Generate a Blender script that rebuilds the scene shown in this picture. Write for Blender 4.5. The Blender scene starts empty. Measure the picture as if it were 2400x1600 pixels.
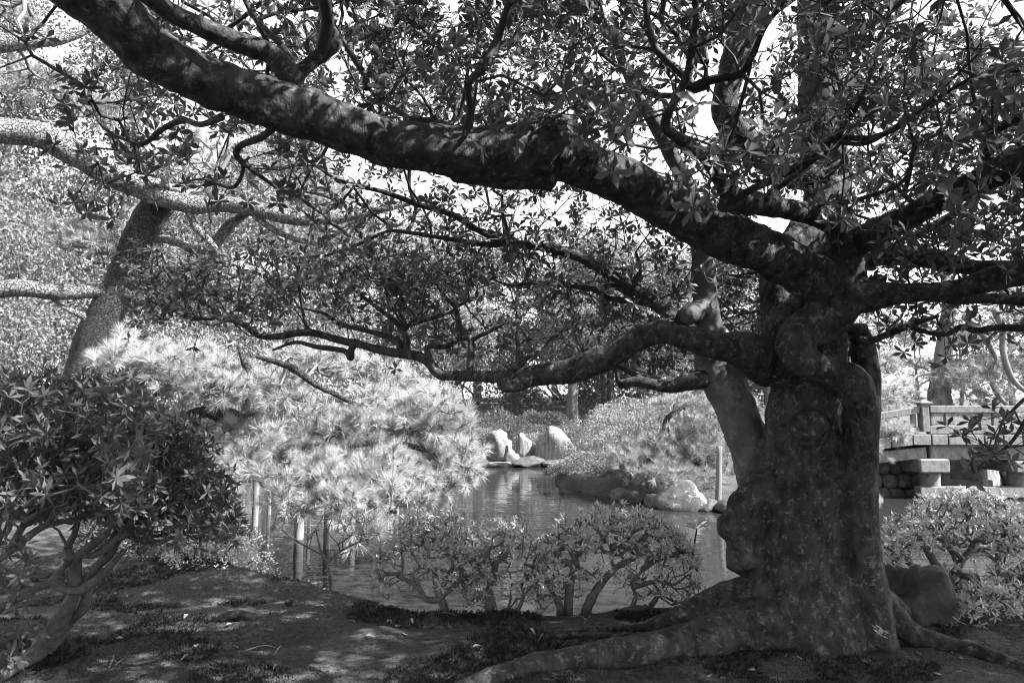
import bpy, bmesh, math
import numpy as np
from mathutils import Matrix, Vector

# ------------------------------------------------------------------ camera, sky, sun, exposure
SC = bpy.context.scene
COL = SC.collection
PITCH = math.atan(160.0 / 1600.0)
CAM = np.array([0.0, 0.0, 1.45])
cd = bpy.data.cameras.new("camera")
cd.sensor_width = 36.0
cd.lens = 24.0
cd.clip_start = 0.05
cd.clip_end = 2000.0
cd.dof.use_dof = True
cd.dof.focus_distance = 6.0
cd.dof.aperture_fstop = 4.0
cam = bpy.data.objects.new("camera", cd)
COL.objects.link(cam)
cam.location = CAM
cam.rotation_euler = (math.pi / 2 + PITCH, 0, 0)
SC.camera = cam

SUN_DIR = Vector((0.80, -0.28, 0.80)).normalized()      # towards the sun
SUN_ELEV = math.asin(SUN_DIR.z)
W = bpy.data.worlds.new("World")
SC.world = W
W.use_nodes = True
wn = W.node_tree.nodes
wn.clear()
sky = wn.new("ShaderNodeTexSky")
sky.sky_type = 'NISHITA'
sky.sun_disc = False
sky.sun_elevation = SUN_ELEV
sky.sun_rotation = math.atan2(SUN_DIR.x, SUN_DIR.y)
bw = wn.new("ShaderNodeRGBToBW")                         # the photograph is monochrome
bg = wn.new("ShaderNodeBackground")
bg.inputs[1].default_value = 0.15
wo = wn.new("ShaderNodeOutputWorld")
W.node_tree.links.new(sky.outputs[0], bw.inputs[0])
W.node_tree.links.new(bw.outputs[0], bg.inputs[0])
W.node_tree.links.new(bg.outputs[0], wo.inputs[0])

sl = bpy.data.lights.new("sun", 'SUN')
sl.energy = 4.6
sl.angle = math.radians(0.55)
sun = bpy.data.objects.new("sun", sl)
COL.objects.link(sun)
sun.location = (20, -7, 22)
sun.rotation_euler = SUN_DIR.to_track_quat('Z', 'Y').to_euler()

SC.view_settings.view_transform = 'Standard'
SC.view_settings.look = 'None'
SC.view_settings.exposure = 2.25
SC.view_settings.gamma = 1.0
SC.view_settings.use_curve_mapping = False
SC.cycles.max_bounces = 6
SC.cycles.diffuse_bounces = 2
SC.cycles.glossy_bounces = 2
SC.cycles.transmission_bounces = 4
SC.cycles.use_denoising = True
SC.cycles.use_adaptive_sampling = False
SC.cycles.filter_width = 1.0

# ------------------------------------------------------------------ photograph pixel -> world
def at(px, py, Y):
    u = (px - 1200.0) / 1600.0
    v = (800.0 - py) / 1600.0
    d = np.array([u, math.cos(PITCH) - v * math.sin(PITCH), math.sin(PITCH) + v * math.cos(PITCH)])
    return CAM + d * (Y / d[1])

def pxm(Y):                       # metres per photo pixel at depth Y
    return Y / 1600.0

def project(P):
    R = P - CAM
    c, s = math.cos(PITCH), math.sin(PITCH)
    z = R[:, 1] * c + R[:, 2] * s
    y = -R[:, 1] * s + R[:, 2] * c
    return 1200 + 1600 * R[:, 0] / z, 800 - 1600 * y / z, z

def ground_xy(px, py, z=0.0):
    u = (px - 1200.0) / 1600.0
    v = (800.0 - py) / 1600.0
    d = np.array([u, math.cos(PITCH) - v * math.sin(PITCH), math.sin(PITCH) + v * math.cos(PITCH)])
    t = (z - CAM[2]) / d[2]
    return (CAM + d * t)[:2]

# ------------------------------------------------------------------ numpy helpers
def rng_(s):
    return np.random.default_rng(s)

def _hash(ix, iy, iz, s):
    h = (ix * 374761393 + iy * 668265263 + iz * 2147483647 + s * 974634777) & 0xFFFFFFFF
    h = ((h ^ (h >> 13)) * 1274126177) & 0xFFFFFFFF
    h = (h ^ (h >> 16)) & 0xFFFFFFFF
    return h.astype(np.float64) / 2147483648.0 - 1.0

def noise3(P, scale=1.0, seed=0):
    Q = np.asarray(P, float) * scale
    I = np.floor(Q).astype(np.int64)
    F = Q - I
    F = F * F * (3 - 2 * F)
    out = 0.0
    for dx in (0, 1):
        wx = F[:, 0] if dx else 1 - F[:, 0]
        for dy in (0, 1):
            wy = F[:, 1] if dy else 1 - F[:, 1]
            for dz in (0, 1):
                wz = F[:, 2] if dz else 1 - F[:, 2]
                out = out + wx * wy * wz * _hash(I[:, 0] + dx, I[:, 1] + dy, I[:, 2] + dz, seed)
    return out

def unit(v):
    v = np.asarray(v, float)
    return v / np.maximum(np.linalg.norm(v, axis=-1, keepdims=True), 1e-9)

def sphere_pts(r, n):
    return unit(r.normal(size=(n, 3)))

def catmull(P, n):
    P = np.asarray(P, float)
    if len(P) < 3:
        t = np.linspace(0, 1, n)[:, None]
        return P[0] * (1 - t) + P[-1] * t
    Q = np.vstack([2 * P[0] - P[1], P, 2 * P[-1] - P[-2]])
    m = len(P) - 1
    T = np.linspace(0, m, n)
    i = np.minimum(T.astype(int), m - 1)
    t = (T - i)[:, None]
    a, b, c, d = Q[i], Q[i + 1], Q[i + 2], Q[i + 3]
    return 0.5 * (2 * b + (c - a) * t + (2 * a - 5 * b + 4 * c - d) * t * t + (3 * b - a - 3 * c + d) * t ** 3)

class MB:                         # collects vertices and faces, becomes ONE mesh object
    def __init__(s):
        s.V, s.F, s.n = [], [], 0
    def add(s, V, *faces):
        V = np.asarray(V, float).reshape(-1, 3)
        for F in faces:
            F = np.asarray(F, np.int64)
            if len(F):
                s.F.append(F + s.n)
        s.V.append(V)
        s.n += len(V)
        return s
    def arrays(s):
        return (np.vstack(s.V) if s.V else np.zeros((0, 3))), s.F

def mesh_from(name, V, Fs, smooth=True):
    me = bpy.data.meshes.new(name)
    V = np.asarray(V, np.float32)
    me.vertices.add(len(V))
    me.vertices.foreach_set("co", V.ravel())
    loops = np.concatenate([F.ravel() for F in Fs]).astype(np.int32)
    tot = np.concatenate([np.full(len(F), F.shape[1], np.int32) for F in Fs])
    start = np.concatenate([[0], np.cumsum(tot)[:-1]]).astype(np.int32)
    me.loops.add(len(loops))
    me.loops.foreach_set("vertex_index", loops)
    me.polygons.add(len(tot))
    me.polygons.foreach_set("loop_start", start)
    me.polygons.foreach_set("loop_total", tot)
    me.polygons.foreach_set("use_smooth", np.full(len(tot), smooth, bool))
    me.update(calc_edges=True)
    return me

def thing(name, loc, label=None, cat=None, group=None):
    o = bpy.data.objects.new(name, None)
    o.empty_display_size = 0.2
    o.location = [float(c) for c in loc]
    COL.objects.link(o)
    if label: tag(o, label, cat, group)
    return o

def tag(o, label=None, cat=None, group=None, kind=None):
    if label: o["label"] = label
    if cat: o["category"] = cat
    if group: o["group"] = group
    if kind: o["kind"] = kind
    return o

def wloc(o):
    p = np.zeros(3)
    while o is not None:
        p += np.array(o.location)
        o = o.parent
    return p

def put(name, mb, material, parent=None, smooth=True, loc=None, kind=None, normals=None):
    V, Fs = mb.arrays() if isinstance(mb, MB) else mb
    base = np.zeros(3)
    if parent is not None:
        base = wloc(parent)
    elif loc is not None:
        base = np.asarray(loc, float)
    off = np.zeros(3)
    me = mesh_from(name, V - base, Fs, smooth)
    if normals is not None:
        me.normals_split_custom_set_from_vertices(normals.tolist())
    me.materials.append(material)
    o = bpy.data.objects.new(name, me)
    COL.objects.link(o)
    if parent is not None:
        o.parent = parent
    else:
        o.location = [float(c) for c in base]
    if kind: o["kind"] = kind
    return o

def tube(P, R, n=None, sides=10, cap=True, rough=0.0, seed=0):
    P = np.asarray(P, float)
    R = np.asarray(R, float)
    if n is None:
        L = np.linalg.norm(np.diff(P, axis=0), axis=1).sum()
        n = int(max(len(P), min(80, L / max(0.02, R.mean() * 0.8)))) + 2
    C = catmull(P, n)
    r = np.interp(np.linspace(0, 1, n), np.linspace(0, 1, len(R)), R)
    T = unit(np.gradient(C, axis=0))
    u = np.cross(T[0], [0.3, 0.2, 1.0])
    if np.linalg.norm(u) < 0.1: u = np.cross(T[0], [1.0, 0, 0])
    U = np.empty_like(C)
    u = unit(u)
    for i in range(n):
        u = unit(u - T[i] * np.dot(u, T[i]))
        U[i] = u
    B = np.cross(T, U)
    a = np.linspace(0, 2 * math.pi, sides, endpoint=False)
    ring = U[:, None, :] * np.cos(a)[None, :, None] + B[:, None, :] * np.sin(a)[None, :, None]
    rr = np.repeat(r[:, None], sides, 1)
    if rough:
        q = (C[:, None, :] + ring * r[:, None, None]).reshape(-1, 3)
        k = 0.6 / max(r.mean(), 1e-3)
        rr = rr * (1 + rough * (noise3(q, k, seed) + 0.5 * noise3(q, 2.3 * k, seed + 1)).reshape(n, sides))
    V = (C[:, None, :] + ring * rr[..., None]).reshape(-1, 3)
    i = np.arange(n - 1)[:, None] * sides
    j = np.arange(sides)[None, :]
    k = (j + 1) % sides
    Q = np.stack([i + j, i + k, i + sides + k, i + sides + j], -1).reshape(-1, 4)
    F = [Q]
    if cap:
        V = np.vstack([V, C[0] - T[0] * r[0] * 0.4, C[-1] + T[-1] * r[-1] * 0.4])
        m = n * sides
        t0 = np.stack([np.full(sides, m), (np.arange(sides) + 1) % sides, np.arange(sides)], -1)
        e = (n - 1) * sides
        t1 = np.stack([np.full(sides, m + 1), e + np.arange(sides), e + (np.arange(sides) + 1) % sides], -1)
        F.append(np.vstack([t0, t1]))
    return V, F, C, r

def add_tube(mb, P, R, **k):
    V, F, C, r = tube(P, R, **k)
    mb.add(V, *F)
    return C, r

def segs(mb, A, B, ra, rb, sides=4):
    if not len(A): return
    T = unit(B - A)
    U = np.cross(T, [0.31, 0.17, 0.93])
    U = unit(U)
    Wv = np.cross(T, U)
    a = np.linspace(0, 2 * math.pi, sides, endpoint=False)
    ring = U[:, None, :] * np.cos(a)[None, :, None] + Wv[:, None, :] * np.sin(a)[None, :, None]
    A2 = A - T * (ra * 0.5)[:, None]
    V = np.stack([A2[:, None, :] + ring * ra[:, None, None], B[:, None, :] + ring * rb[:, None, None]], 1)
    N = len(A)
    o = (np.arange(N) * 2 * sides)[:, None]
    j = np.arange(sides)[None, :]
    k = (j + 1) % sides
    Q = np.stack([o + j, o + k, o + sides + k, o + sides + j], -1).reshape(-1, 4)
    mb.add(V.reshape(-1, 3), Q)

def frames(D, N):
    y = unit(D)
    x = unit(np.cross(y, N))
    z = np.cross(x, y)
    return np.stack([x, y, z], -1)           # columns

def inst(mb, TV, TF, M, T, S):
    TV = np.asarray(TV, float)
    n = len(T)
    S = np.broadcast_to(np.asarray(S, float), (n,))
    V = np.einsum('nij,vj->nvi', M, TV) * S[:, None, None] + T[:, None, :]
    off = (np.arange(n) * len(TV))[:, None, None]
    mb.add(V.reshape(-1, 3), *[(np.asarray(F)[None] + off).reshape(-1, np.asarray(F).shape[1]) for F in TF])

# leaf shapes (unit length along +y)
LEAF_OBOV = (np.array([[0, 0, 0], [-.12, .38, .03], [0, .45, -.015], [.12, .38, .03], [-.20, .70, .035], [0, .72, -.02], [.20, .70, .035], [0, 1, -.05]]),
             [np.array([[0, 2, 1], [0, 3, 2], [4, 5, 7], [5, 6, 7]]), np.array([[1, 2, 5, 4], [2, 3, 6, 5]])])
LEAF_MID = (np.array([[0, 0, 0], [-.19, .58, .04], [0, .55, -.02], [.19, .58, .04], [0, 1, -.04]]),
            [np.array([[0, 2, 1], [0, 3, 2], [1, 2, 4], [2, 3, 4]])])
LEAF_LOW = (np.array([[0, 0, 0], [-.2, .55, .03], [.2, .55, .03], [0, 1, -.03]]), [np.array([[0, 2, 1], [1, 2, 3]])])
LEAF_AZ = (np.array([[0, 0, 0], [-.14, .55, .03], [.14, .55, .03], [0, 1, -.06]]), [np.array([[0, 2, 1], [1, 2, 3]])])
NEEDLE = (np.array([[-.016, 0, 0], [.016, 0, 0], [0, 1, 0]]), [np.array([[0, 1, 2]])])

def rosette(r, P, A, kmin, kmax, spread=0.35, jit=0.35):
    """leaf frames around twig tips P with axes A; returns positions, frames"""
    k = r.integers(kmin, kmax + 1, len(P))
    idx = np.repeat(np.arange(len(P)), k)
    first = np.concatenate([[0], np.cumsum(k)[:-1]])
    m = np.arange(len(idx)) - first[idx]
    phi = m / k[idx] * 2 * math.pi + r.random(len(P))[idx] * 6.28 + r.normal(0, .25, len(idx))
    Ax = unit(A)[idx]
    U = unit(np.cross(Ax, r.normal(size=(len(P), 3))[idx]))
    Wv = np.cross(Ax, U)
    rad = U * np.cos(phi)[:, None] + Wv * np.sin(phi)[:, None]
    s = spread + r.normal(0, jit, len(idx))
    D = unit(rad * np.cos(s)[:, None] + Ax * np.sin(s)[:, None])
    N = unit(Ax + r.normal(0, .25, (len(idx), 3)) - rad * 0.2)
    return P[idx], D, N

# branching: join every target to the growing skeleton
def grow(P0, pl0, T, step, wob, w, r, bow=0.0):
    n0 = len(P0)
    cap_ = n0 + len(T) * 14 + 100
    X = np.empty((cap_, 3)); X[:n0] = P0
    pl = np.empty(cap_); pl[:n0] = pl0
    par = np.full(cap_, -1)
    n = n0
    d0 = np.array([np.min(((P0 - t) ** 2).sum(1)) for t in T])
    tips = []
    for t in T[np.argsort(d0)]:
        d = np.sqrt(((X[:n] - t) ** 2).sum(1))
        i = int(np.argmin(d + w * pl[:n]))
        L = d[i]
        m = int(min(12, max(1, round(L / step))))
        a = X[i].copy()
        s = np.arange(1, m + 1) / m
        c = a + (t - a) * s[:, None]
        side = r.normal(0, 1, 3) * L * 0.10
        c += side * np.sin(s * math.pi)[:, None]
        c[:, 2] -= bow * L * np.sin(s * math.pi)
        c[:-1] += r.normal(0, wob * step, (m - 1, 3))
        prev = i
        for q in range(m):
            X[n] = c[q]; par[n] = prev; pl[n] = pl[prev] + np.linalg.norm(c[q] - X[prev]); prev = n; n += 1
        tips.append(prev)
    return X[:n], par[:n], np.array(tips), n0

def pipe_radii(X, par, tips, n0, r0, e=2.3, rmax=1.0):
    c = np.zeros(len(X)); c[tips] = 1
    for i in range(len(X) - 1, n0 - 1, -1):
        if c[i] == 0: c[i] = 1
        if par[i] >= 0: c[par[i]] += c[i]
    return np.minimum(r0 * c ** (1 / e), rmax)

def net_mesh(mb, X, par, rad, n0, sides=5):
    i = np.arange(n0, len(X))
    p = par[i]
    rp = np.where(p >= n0, rad[p], rad[i] * 1.15)
    rp = np.minimum(rp, rad[i] * 1.5)
    segs(mb, X[p], X[i], rp, rad[i], sides)

# ------------------------------------------------------------------ materials (all grey: the photograph is black and white)
def mat_new(name):
    m = bpy.data.materials.new(name)
    m.use_nodes = True
    nt = m.node_tree
    nt.nodes.clear()
    out = nt.nodes.new("ShaderNodeOutputMaterial")
    return m, nt, out

def node(nt, t, **kw):
    n = nt.nodes.new(t)
    for k, v in kw.items():
        setattr(n, k, v)
    return n

def noise_node(nt, vec, scale, detail=4, rough=.55):
    n = node(nt, "ShaderNodeTexNoise")
    n.inputs["Scale"].default_value = scale
    n.inputs["Detail"].default_value = detail
    n.inputs["Roughness"].default_value = rough
    nt.links.new(vec, n.inputs["Vector"])
    return n.outputs["Fac"]

def ramp(nt, fac, stops):
    n = node(nt, "ShaderNodeValToRGB")
    e = n.color_ramp.elements
    while len(e) < len(stops): e.new(0.5)
    for el, (p, v) in zip(e, stops):
        el.position = p
        el.color = (v, v, v, 1)
    nt.links.new(fac, n.inputs[0])
    return n.outputs[0]

def mixv(nt, fac, a, b):
    n = node(nt, "ShaderNodeMix", data_type='FLOAT')
    for s, v in ((n.inputs[0], fac), (n.inputs[2], a), (n.inputs[3], b)):
        if isinstance(v, (int, float)): s.default_value = v
        else: nt.links.new(v, s)
    return n.outputs[0]

def leaf_mat(name, lo, hi, trans=0.3, rough=0.45, spec=0.4):
    m, nt, out = mat_new(name)
    g = node(nt, "ShaderNodeNewGeometry")
    mr = node(nt, "ShaderNodeMapRange")
    mr.inputs[3].default_value = lo
    mr.inputs[4].default_value = hi
    nt.links.new(g.outputs["Random Per Island"], mr.inputs[0])
    p = node(nt, "ShaderNodeBsdfPrincipled")
    nt.links.new(mr.outputs[0], p.inputs["Base Color"])
    p.inputs["Roughness"].default_value = rough
    p.inputs["Specular IOR Level"].default_value = spec
    t = node(nt, "ShaderNodeBsdfTranslucent")
    nt.links.new(mr.outputs[0], t.inputs[0])
    x = node(nt, "ShaderNodeMixShader")
    x.inputs[0].default_value = trans
    nt.links.new(p.outputs[0], x.inputs[1])
    nt.links.new(t.outputs[0], x.inputs[2])
    nt.links.new(x.outputs[0], out.inputs[0])
    return m

def bark_mat(name, base, light, lichen=0.0, scale=6.0, stretch=(1, 1, 1), bump=0.4, crack=0.0, patch=9.0):
    m, nt, out = mat_new(name)
    tc = node(nt, "ShaderNodeTexCoord")
    mp = node(nt, "ShaderNodeMapping")
    mp.inputs["Scale"].default_value = stretch
    nt.links.new(tc.outputs["Object"], mp.inputs[0])
    v = mp.outputs[0]
    f = noise_node(nt, v, scale, 6, .65)
    col = mixv(nt, ramp(nt, f, [(.35, 0), (.7, 1)]), base, light)
    height = f
    if crack:
        vo = node(nt, "ShaderNodeTexVoronoi", feature='DISTANCE_TO_EDGE')
        vo.inputs["Scale"].default_value = crack
        wv = node(nt, "ShaderNodeVectorMath", operation='ADD')
        nn = node(nt, "ShaderNodeTexNoise"); nn.inputs["Scale"].default_value = crack * .8
        nt.links.new(v, nn.inputs["Vector"])
        sc_ = node(nt, "ShaderNodeVectorMath", operation='SCALE'); sc_.inputs[3].default_value = .35 / crack * 4
        nt.links.new(nn.outputs["Color"], sc_.inputs[0])
        nt.links.new(v, wv.inputs[0]); nt.links.new(sc_.outputs[0], wv.inputs[1])
        nt.links.new(wv.outputs[0], vo.inputs["Vector"])
        cr = ramp(nt, vo.outputs["Distance"], [(0.0, 0), (.13, 1)])
        col = mixv(nt, cr, base * .85, col)
        ma = node(nt, "ShaderNodeMath", operation='MULTIPLY_ADD'); ma.inputs[1].default_value = 1.6
        nt.links.new(cr, ma.inputs[0]); nt.links.new(f, ma.inputs[2]); height = ma.outputs[0]
    if lichen:
        a = noise_node(nt, tc.outputs["Object"], patch, 5, .7)
        b = noise_node(nt, tc.outputs["Object"], patch * 5, 3, .6)
        mm = node(nt, "ShaderNodeMath", operation='MULTIPLY_ADD'); mm.inputs[1].default_value = .35
        nt.links.new(b, mm.inputs[0]); nt.links.new(a, mm.inputs[2])
        lm = ramp(nt, mm.outputs[0], [(.72, 0), (.84, 1)])
        col = mixv(nt, lm, col, lichen)
        d = noise_node(nt, tc.outputs["Object"], patch * .45, 4, .6)
        dm = ramp(nt, d, [(.52, 0), (.7, .7)])
        col = mixv(nt, dm, col, base * .45)
    p = node(nt, "ShaderNodeBsdfPrincipled")
    nt.links.new(col, p.inputs["Base Color"])
    p.inputs["Roughness"].default_value = .85
    p.inputs["Specular IOR Level"].default_value = .25
    bp = node(nt, "ShaderNodeBump")
    bp.inputs["Strength"].default_value = bump
    bp.inputs["Distance"].default_value = .03
    nt.links.new(height, bp.inputs["Height"])
    nt.links.new(bp.outputs[0], p.inputs["Normal"])
    nt.links.new(p.outputs[0], out.inputs[0])
    return m

def plain_mat(name, v, rough=.8):
    m, nt, out = mat_new(name)
    p = node(nt, "ShaderNodeBsdfPrincipled")
    p.inputs["Base Color"].default_value = (v, v, v, 1)
    p.inputs["Roughness"].default_value = rough
    nt.links.new(p.outputs[0], out.inputs[0])
    return m

M = {}
M['bark'] = bark_mat('smooth_bark', .015, .066, .13, 14, (1, 1, .5), bump=1.0, patch=22)
M['bark2'] = bark_mat('lit_toned_bark', .08, .14, .19, 12, bump=.35, patch=7)  # lightened trunk bark: brighter light on the leaning stem put into its colour
M['twig'] = plain_mat('twig_bark', .03)
M['leaf'] = leaf_mat('evergreen_leaf', .055, .12, .3, .4, .4)
M['pinebark'] = bark_mat('pine_bark', .12, .3, 0, 11, bump=1.0, crack=17)
M['pinedark'] = bark_mat('old_pine_bark', .035, .09, 0, 9, bump=.9, crack=20)
M['pinetwig'] = plain_mat('pine_twig', .12)
M['needle'] = leaf_mat('pine_needle', .30, .52, .25, .5, .3)
M['needle2'] = leaf_mat('far_pine_needle', .2, .4, .25, .5, .3)
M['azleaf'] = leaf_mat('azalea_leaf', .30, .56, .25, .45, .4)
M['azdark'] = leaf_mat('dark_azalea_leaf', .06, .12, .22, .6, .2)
M['azmid'] = leaf_mat('mid_azalea_leaf', .2, .42, .25, .5, .3)  # azalea leaf in a middle grey range
M['azbark'] = bark_mat('azalea_bark', .06, .15, 0, 25, bump=.3)
M['azbarkd'] = bark_mat('dark_azalea_bark', .05, .12, 0, 25, bump=.3)  # slightly darker version of the azalea bark
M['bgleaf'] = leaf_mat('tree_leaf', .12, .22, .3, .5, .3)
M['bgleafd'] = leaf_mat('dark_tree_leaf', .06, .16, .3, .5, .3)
M['shrubleaf'] = leaf_mat('shrub_leaf', .15, .32, .25, .5, .3)
M['bgbark'] = bark_mat('grey_tree_bark', .08, .18, 0, 8, (1, 1, .25), bump=.6)
M['stone'] = bark_mat('stone', .09, .19, .28, 5, bump=.9, patch=4)
M['lichenstone'] = bark_mat('lichen_stone', .06, .14, .5, 5, bump=.9, patch=3.2)
M['stonedark'] = bark_mat('dark_stone', .04, .09, .12, 6, bump=.9, patch=5)
M['standstone'] = bark_mat('streaked_stone', .08, .24, 0, 7, (1.6, 1.6, .22), bump=.9)
M['granite'] = bark_mat('granite', .09, .19, 0, 14, (1, 1, .5), bump=.3)
M['granitetop'] = M['granite']
M['wood'] = bark_mat('weathered_wood', .09, .22, 0, 14, (1, 1, .12), bump=.5)
M['deadleaf'] = leaf_mat('dry_leaf', .2, .4, .2, .5, .3)
M['moss'] = leaf_mat('moss', .045, .1, .2, .7, .2)
M['mossdark'] = leaf_mat('dark_moss', .02, .05, .1, .8, .1)

# ground: moss and bare soil
m, nt, out = mat_new('mossy_soil')
tc = node(nt, "ShaderNodeTexCoord")
v = tc.outputs["Object"]
a = noise_node(nt, v, 1.3, 6, .6)
b = noise_node(nt, v, 26, 5, .7)
c = noise_node(nt, v, 140, 2, .6)
col = mixv(nt, ramp(nt, a, [(.4, 0), (.62, 1)]), .062, .14)
col = mixv(nt, ramp(nt, b, [(.38, 0), (.6, 1)]), .03, col)
col = mixv(nt, ramp(nt, c, [(.5, 0), (.62, 1)]), col, .16)
p = node(nt, "ShaderNodeBsdfPrincipled")
p.inputs["Roughness"].default_value = .95
p.inputs["Specular IOR Level"].default_value = .1
nt.links.new(col, p.inputs["Base Color"])
mm = node(nt, "ShaderNodeMath", operation='ADD')
nt.links.new(b, mm.inputs[0]); nt.links.new(c, mm.inputs[1])
bp = node(nt, "ShaderNodeBump"); bp.inputs["Strength"].default_value = .8; bp.inputs["Distance"].default_value = .03
nt.links.new(mm.outputs[0], bp.inputs["Height"]); nt.links.new(bp.outputs[0], p.inputs["Normal"])
nt.links.new(p.outputs[0], out.inputs[0])
M['soil'] = m

# pond water: murky body under a rippled mirror
m, nt, out = mat_new('pond_water')
tc = node(nt, "ShaderNodeTexCoord")
mp = node(nt, "ShaderNodeMapping"); mp.inputs["Scale"].default_value = (1.0, 2.2, 1)
nt.links.new(tc.outputs["Object"], mp.inputs[0])
a = noise_node(nt, mp.outputs[0], 3.2, 2, .5)
b = noise_node(nt, mp.outputs[0], .8, 2, .5)
mm = node(nt, "ShaderNodeMath", operation='MULTIPLY')
nt.links.new(a, mm.inputs[0]); nt.links.new(ramp(nt, b, [(.35, .15), (.7, 1)]), mm.inputs[1])
p = node(nt, "ShaderNodeBsdfPrincipled")
p.inputs["Base Color"].default_value = (.022, .022, .022, 1)
p.inputs["Roughness"].default_value = .04
p.inputs["IOR"].default_value = 1.333
p.inputs["Specular IOR Level"].default_value = .32
bp = node(nt, "ShaderNodeBump"); bp.inputs["Strength"].default_value = .35; bp.inputs["Distance"].default_value = .02
nt.links.new(mm.outputs[0], bp.inputs["Height"]); nt.links.new(bp.outputs[0], p.inputs["Normal"])
nt.links.new(p.outputs[0], out.inputs[0])
M['water'] = m

# ------------------------------------------------------------------ terrain and water
WATER_Z = -0.6
POND = np.array([(-5.3, 9.3), (-3.9, 7.9), (-2.8, 7.2), (-1.5, 6.3), (-.6, 5.45), (.3, 5.3), (1.2, 5.7), (2.3, 6.3), (3.4, 6.1), (4.6, 5.9),
                 (7, 6.2), (12, 8), (19, 12), (21, 18), (16, 23), (12, 22), (10.2, 19), (9.2, 17.2), (8.2, 15.4), (6.5, 14.5), (5.0, 14.5), (3.3, 15.2), (2.0, 16.8),
                 (1.2, 19.2), (1.35, 21.3), (2.4, 23.2), (2.0, 24.9), (.6, 25.4), (-1.0, 25.1), (-2.2, 25.3), (-4.5, 24), (-7.5, 22.5),
                 (-9.6, 20), (-10.3, 16.5), (-8.9, 13.4), (-6.6, 10.9)])

def pond_sd(x, y):
    P = np.stack([x, y], -1)
    d = np.full(len(P), 1e9)
    inside = np.zeros(len(P), bool)
    A, B = POND, np.roll(POND, -1, 0)
    for a, b in zip(A, B):
        ab = b - a
        t = np.clip(((P - a) @ ab) / (ab @ ab), 0, 1)
        d = np.minimum(d, np.linalg.norm(P - a - t[:, None] * ab, axis=1))
        c = ((a[1] > P[:, 1]) != (b[1] > P[:, 1]))
        with np.errstate(divide='ignore', invalid='ignore'):
            xi = (b[0] - a[0]) * (P[:, 1] - a[1]) / (b[1] - a[1]) + a[0]
        inside ^= c & (P[:, 0] < xi)
    return np.where(inside, -d, d)

def sst(x):
    x = np.clip(x, 0, 1)
    return x * x * (3 - 2 * x)

def hgt(x, y):
    x = np.atleast_1d(np.asarray(x, float)); y = np.atleast_1d(np.asarray(y, float))
    s = pond_sd(x, y)
    P = np.stack([x, y, np.zeros_like(x)], -1)
    z = -1.3 + 1.3 * sst((s + .55) / 1.0)
    z = z + (.05 * noise3(P, .9, 3) + .025 * noise3(P, 3.1, 4) + .012 * noise3(P, 8, 5)) * sst(s / .6)
    # far banks rise from a lower shore
    far = sst((y - 10) / 4)
    z = z - far * .42 * sst(s / .6)
    z = z + far * sst(s / 9) * (1.0 + .55 * noise3(P, .12, 6))
    z = z + sst((y - 27) / 30) * 1.6
    # mound on the peninsula
    z = z + 1.0 * np.exp(-(((x - 5) / 2.6) ** 2 + ((y - 18.2) / 2.2) ** 2)) * sst(s / 1.2)
    # bank hump near the big roots
    z = z + .05 * np.exp(-(((x - .6) / 1.0) ** 2 + ((y - 4.6) / .5) ** 2))
    return z

def h1(x, y):
    return float(hgt([x], [y])[0])

def axis(parts):
    a = []
    for lo, hi, st in parts:
        a += list(np.arange(lo, hi - st * .5, st))
    a.append(parts[-1][1])
    return np.array(a)

xs = axis([(-600, -60, 90), (-60, -20, 4), (-20, -6, .35), (-6, 6.6, .06), (6.6, 24, .35), (24, 60, 4), (60, 600, 90)])
ys = axis([(-200, -20, 45), (-20, 1.2, 1.5), (1.2, 8.4, .06), (8.4, 30, .25), (30, 70, 3), (70, 700, 90)])
GX, GY = np.meshgrid(xs, ys)
V = np.stack([GX.ravel(), GY.ravel(), hgt(GX.ravel(), GY.ravel())], -1)
nx, ny = len(xs), len(ys)
i = (np.arange(ny - 1)[:, None] * nx + np.arange(nx - 1)[None, :]).ravel()
gnd = put('ground', (V, [np.stack([i, i + 1, i + nx + 1, i + nx], -1)]), M['soil'])
tag(gnd, 'mossy bare earth bank sloping down to the pond', kind='structure')

lo, hi = POND.min(0) - .8, POND.max(0) + .8
wv = np.array([[lo[0], lo[1], WATER_Z], [hi[0], lo[1], WATER_Z], [hi[0], hi[1], WATER_Z], [lo[0], hi[1], WATER_Z]])
wat = put('water', (wv, [np.array([[0, 1, 2, 3]])]), M['water'], smooth=False)
tag(wat, 'still grey pond water with rippled reflections', kind='structure')

# ------------------------------------------------------------------ the big evergreen tree
def line(pts):
    """(px, py, depth, half width in px) -> points, radii in metres"""
    P = np.array([at(a, b, d) for a, b, d, w in pts])
    R = np.array([w * pxm(d) for a, b, d, w in pts])
    return P, R

TREE = at(1890, 1490, 4.5)
TREE[2] = 0.0
tree = thing('evergreen_tree', TREE, 'huge old evergreen tree with twisted lichen-spotted trunk and long low limbs', 'tree')

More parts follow.
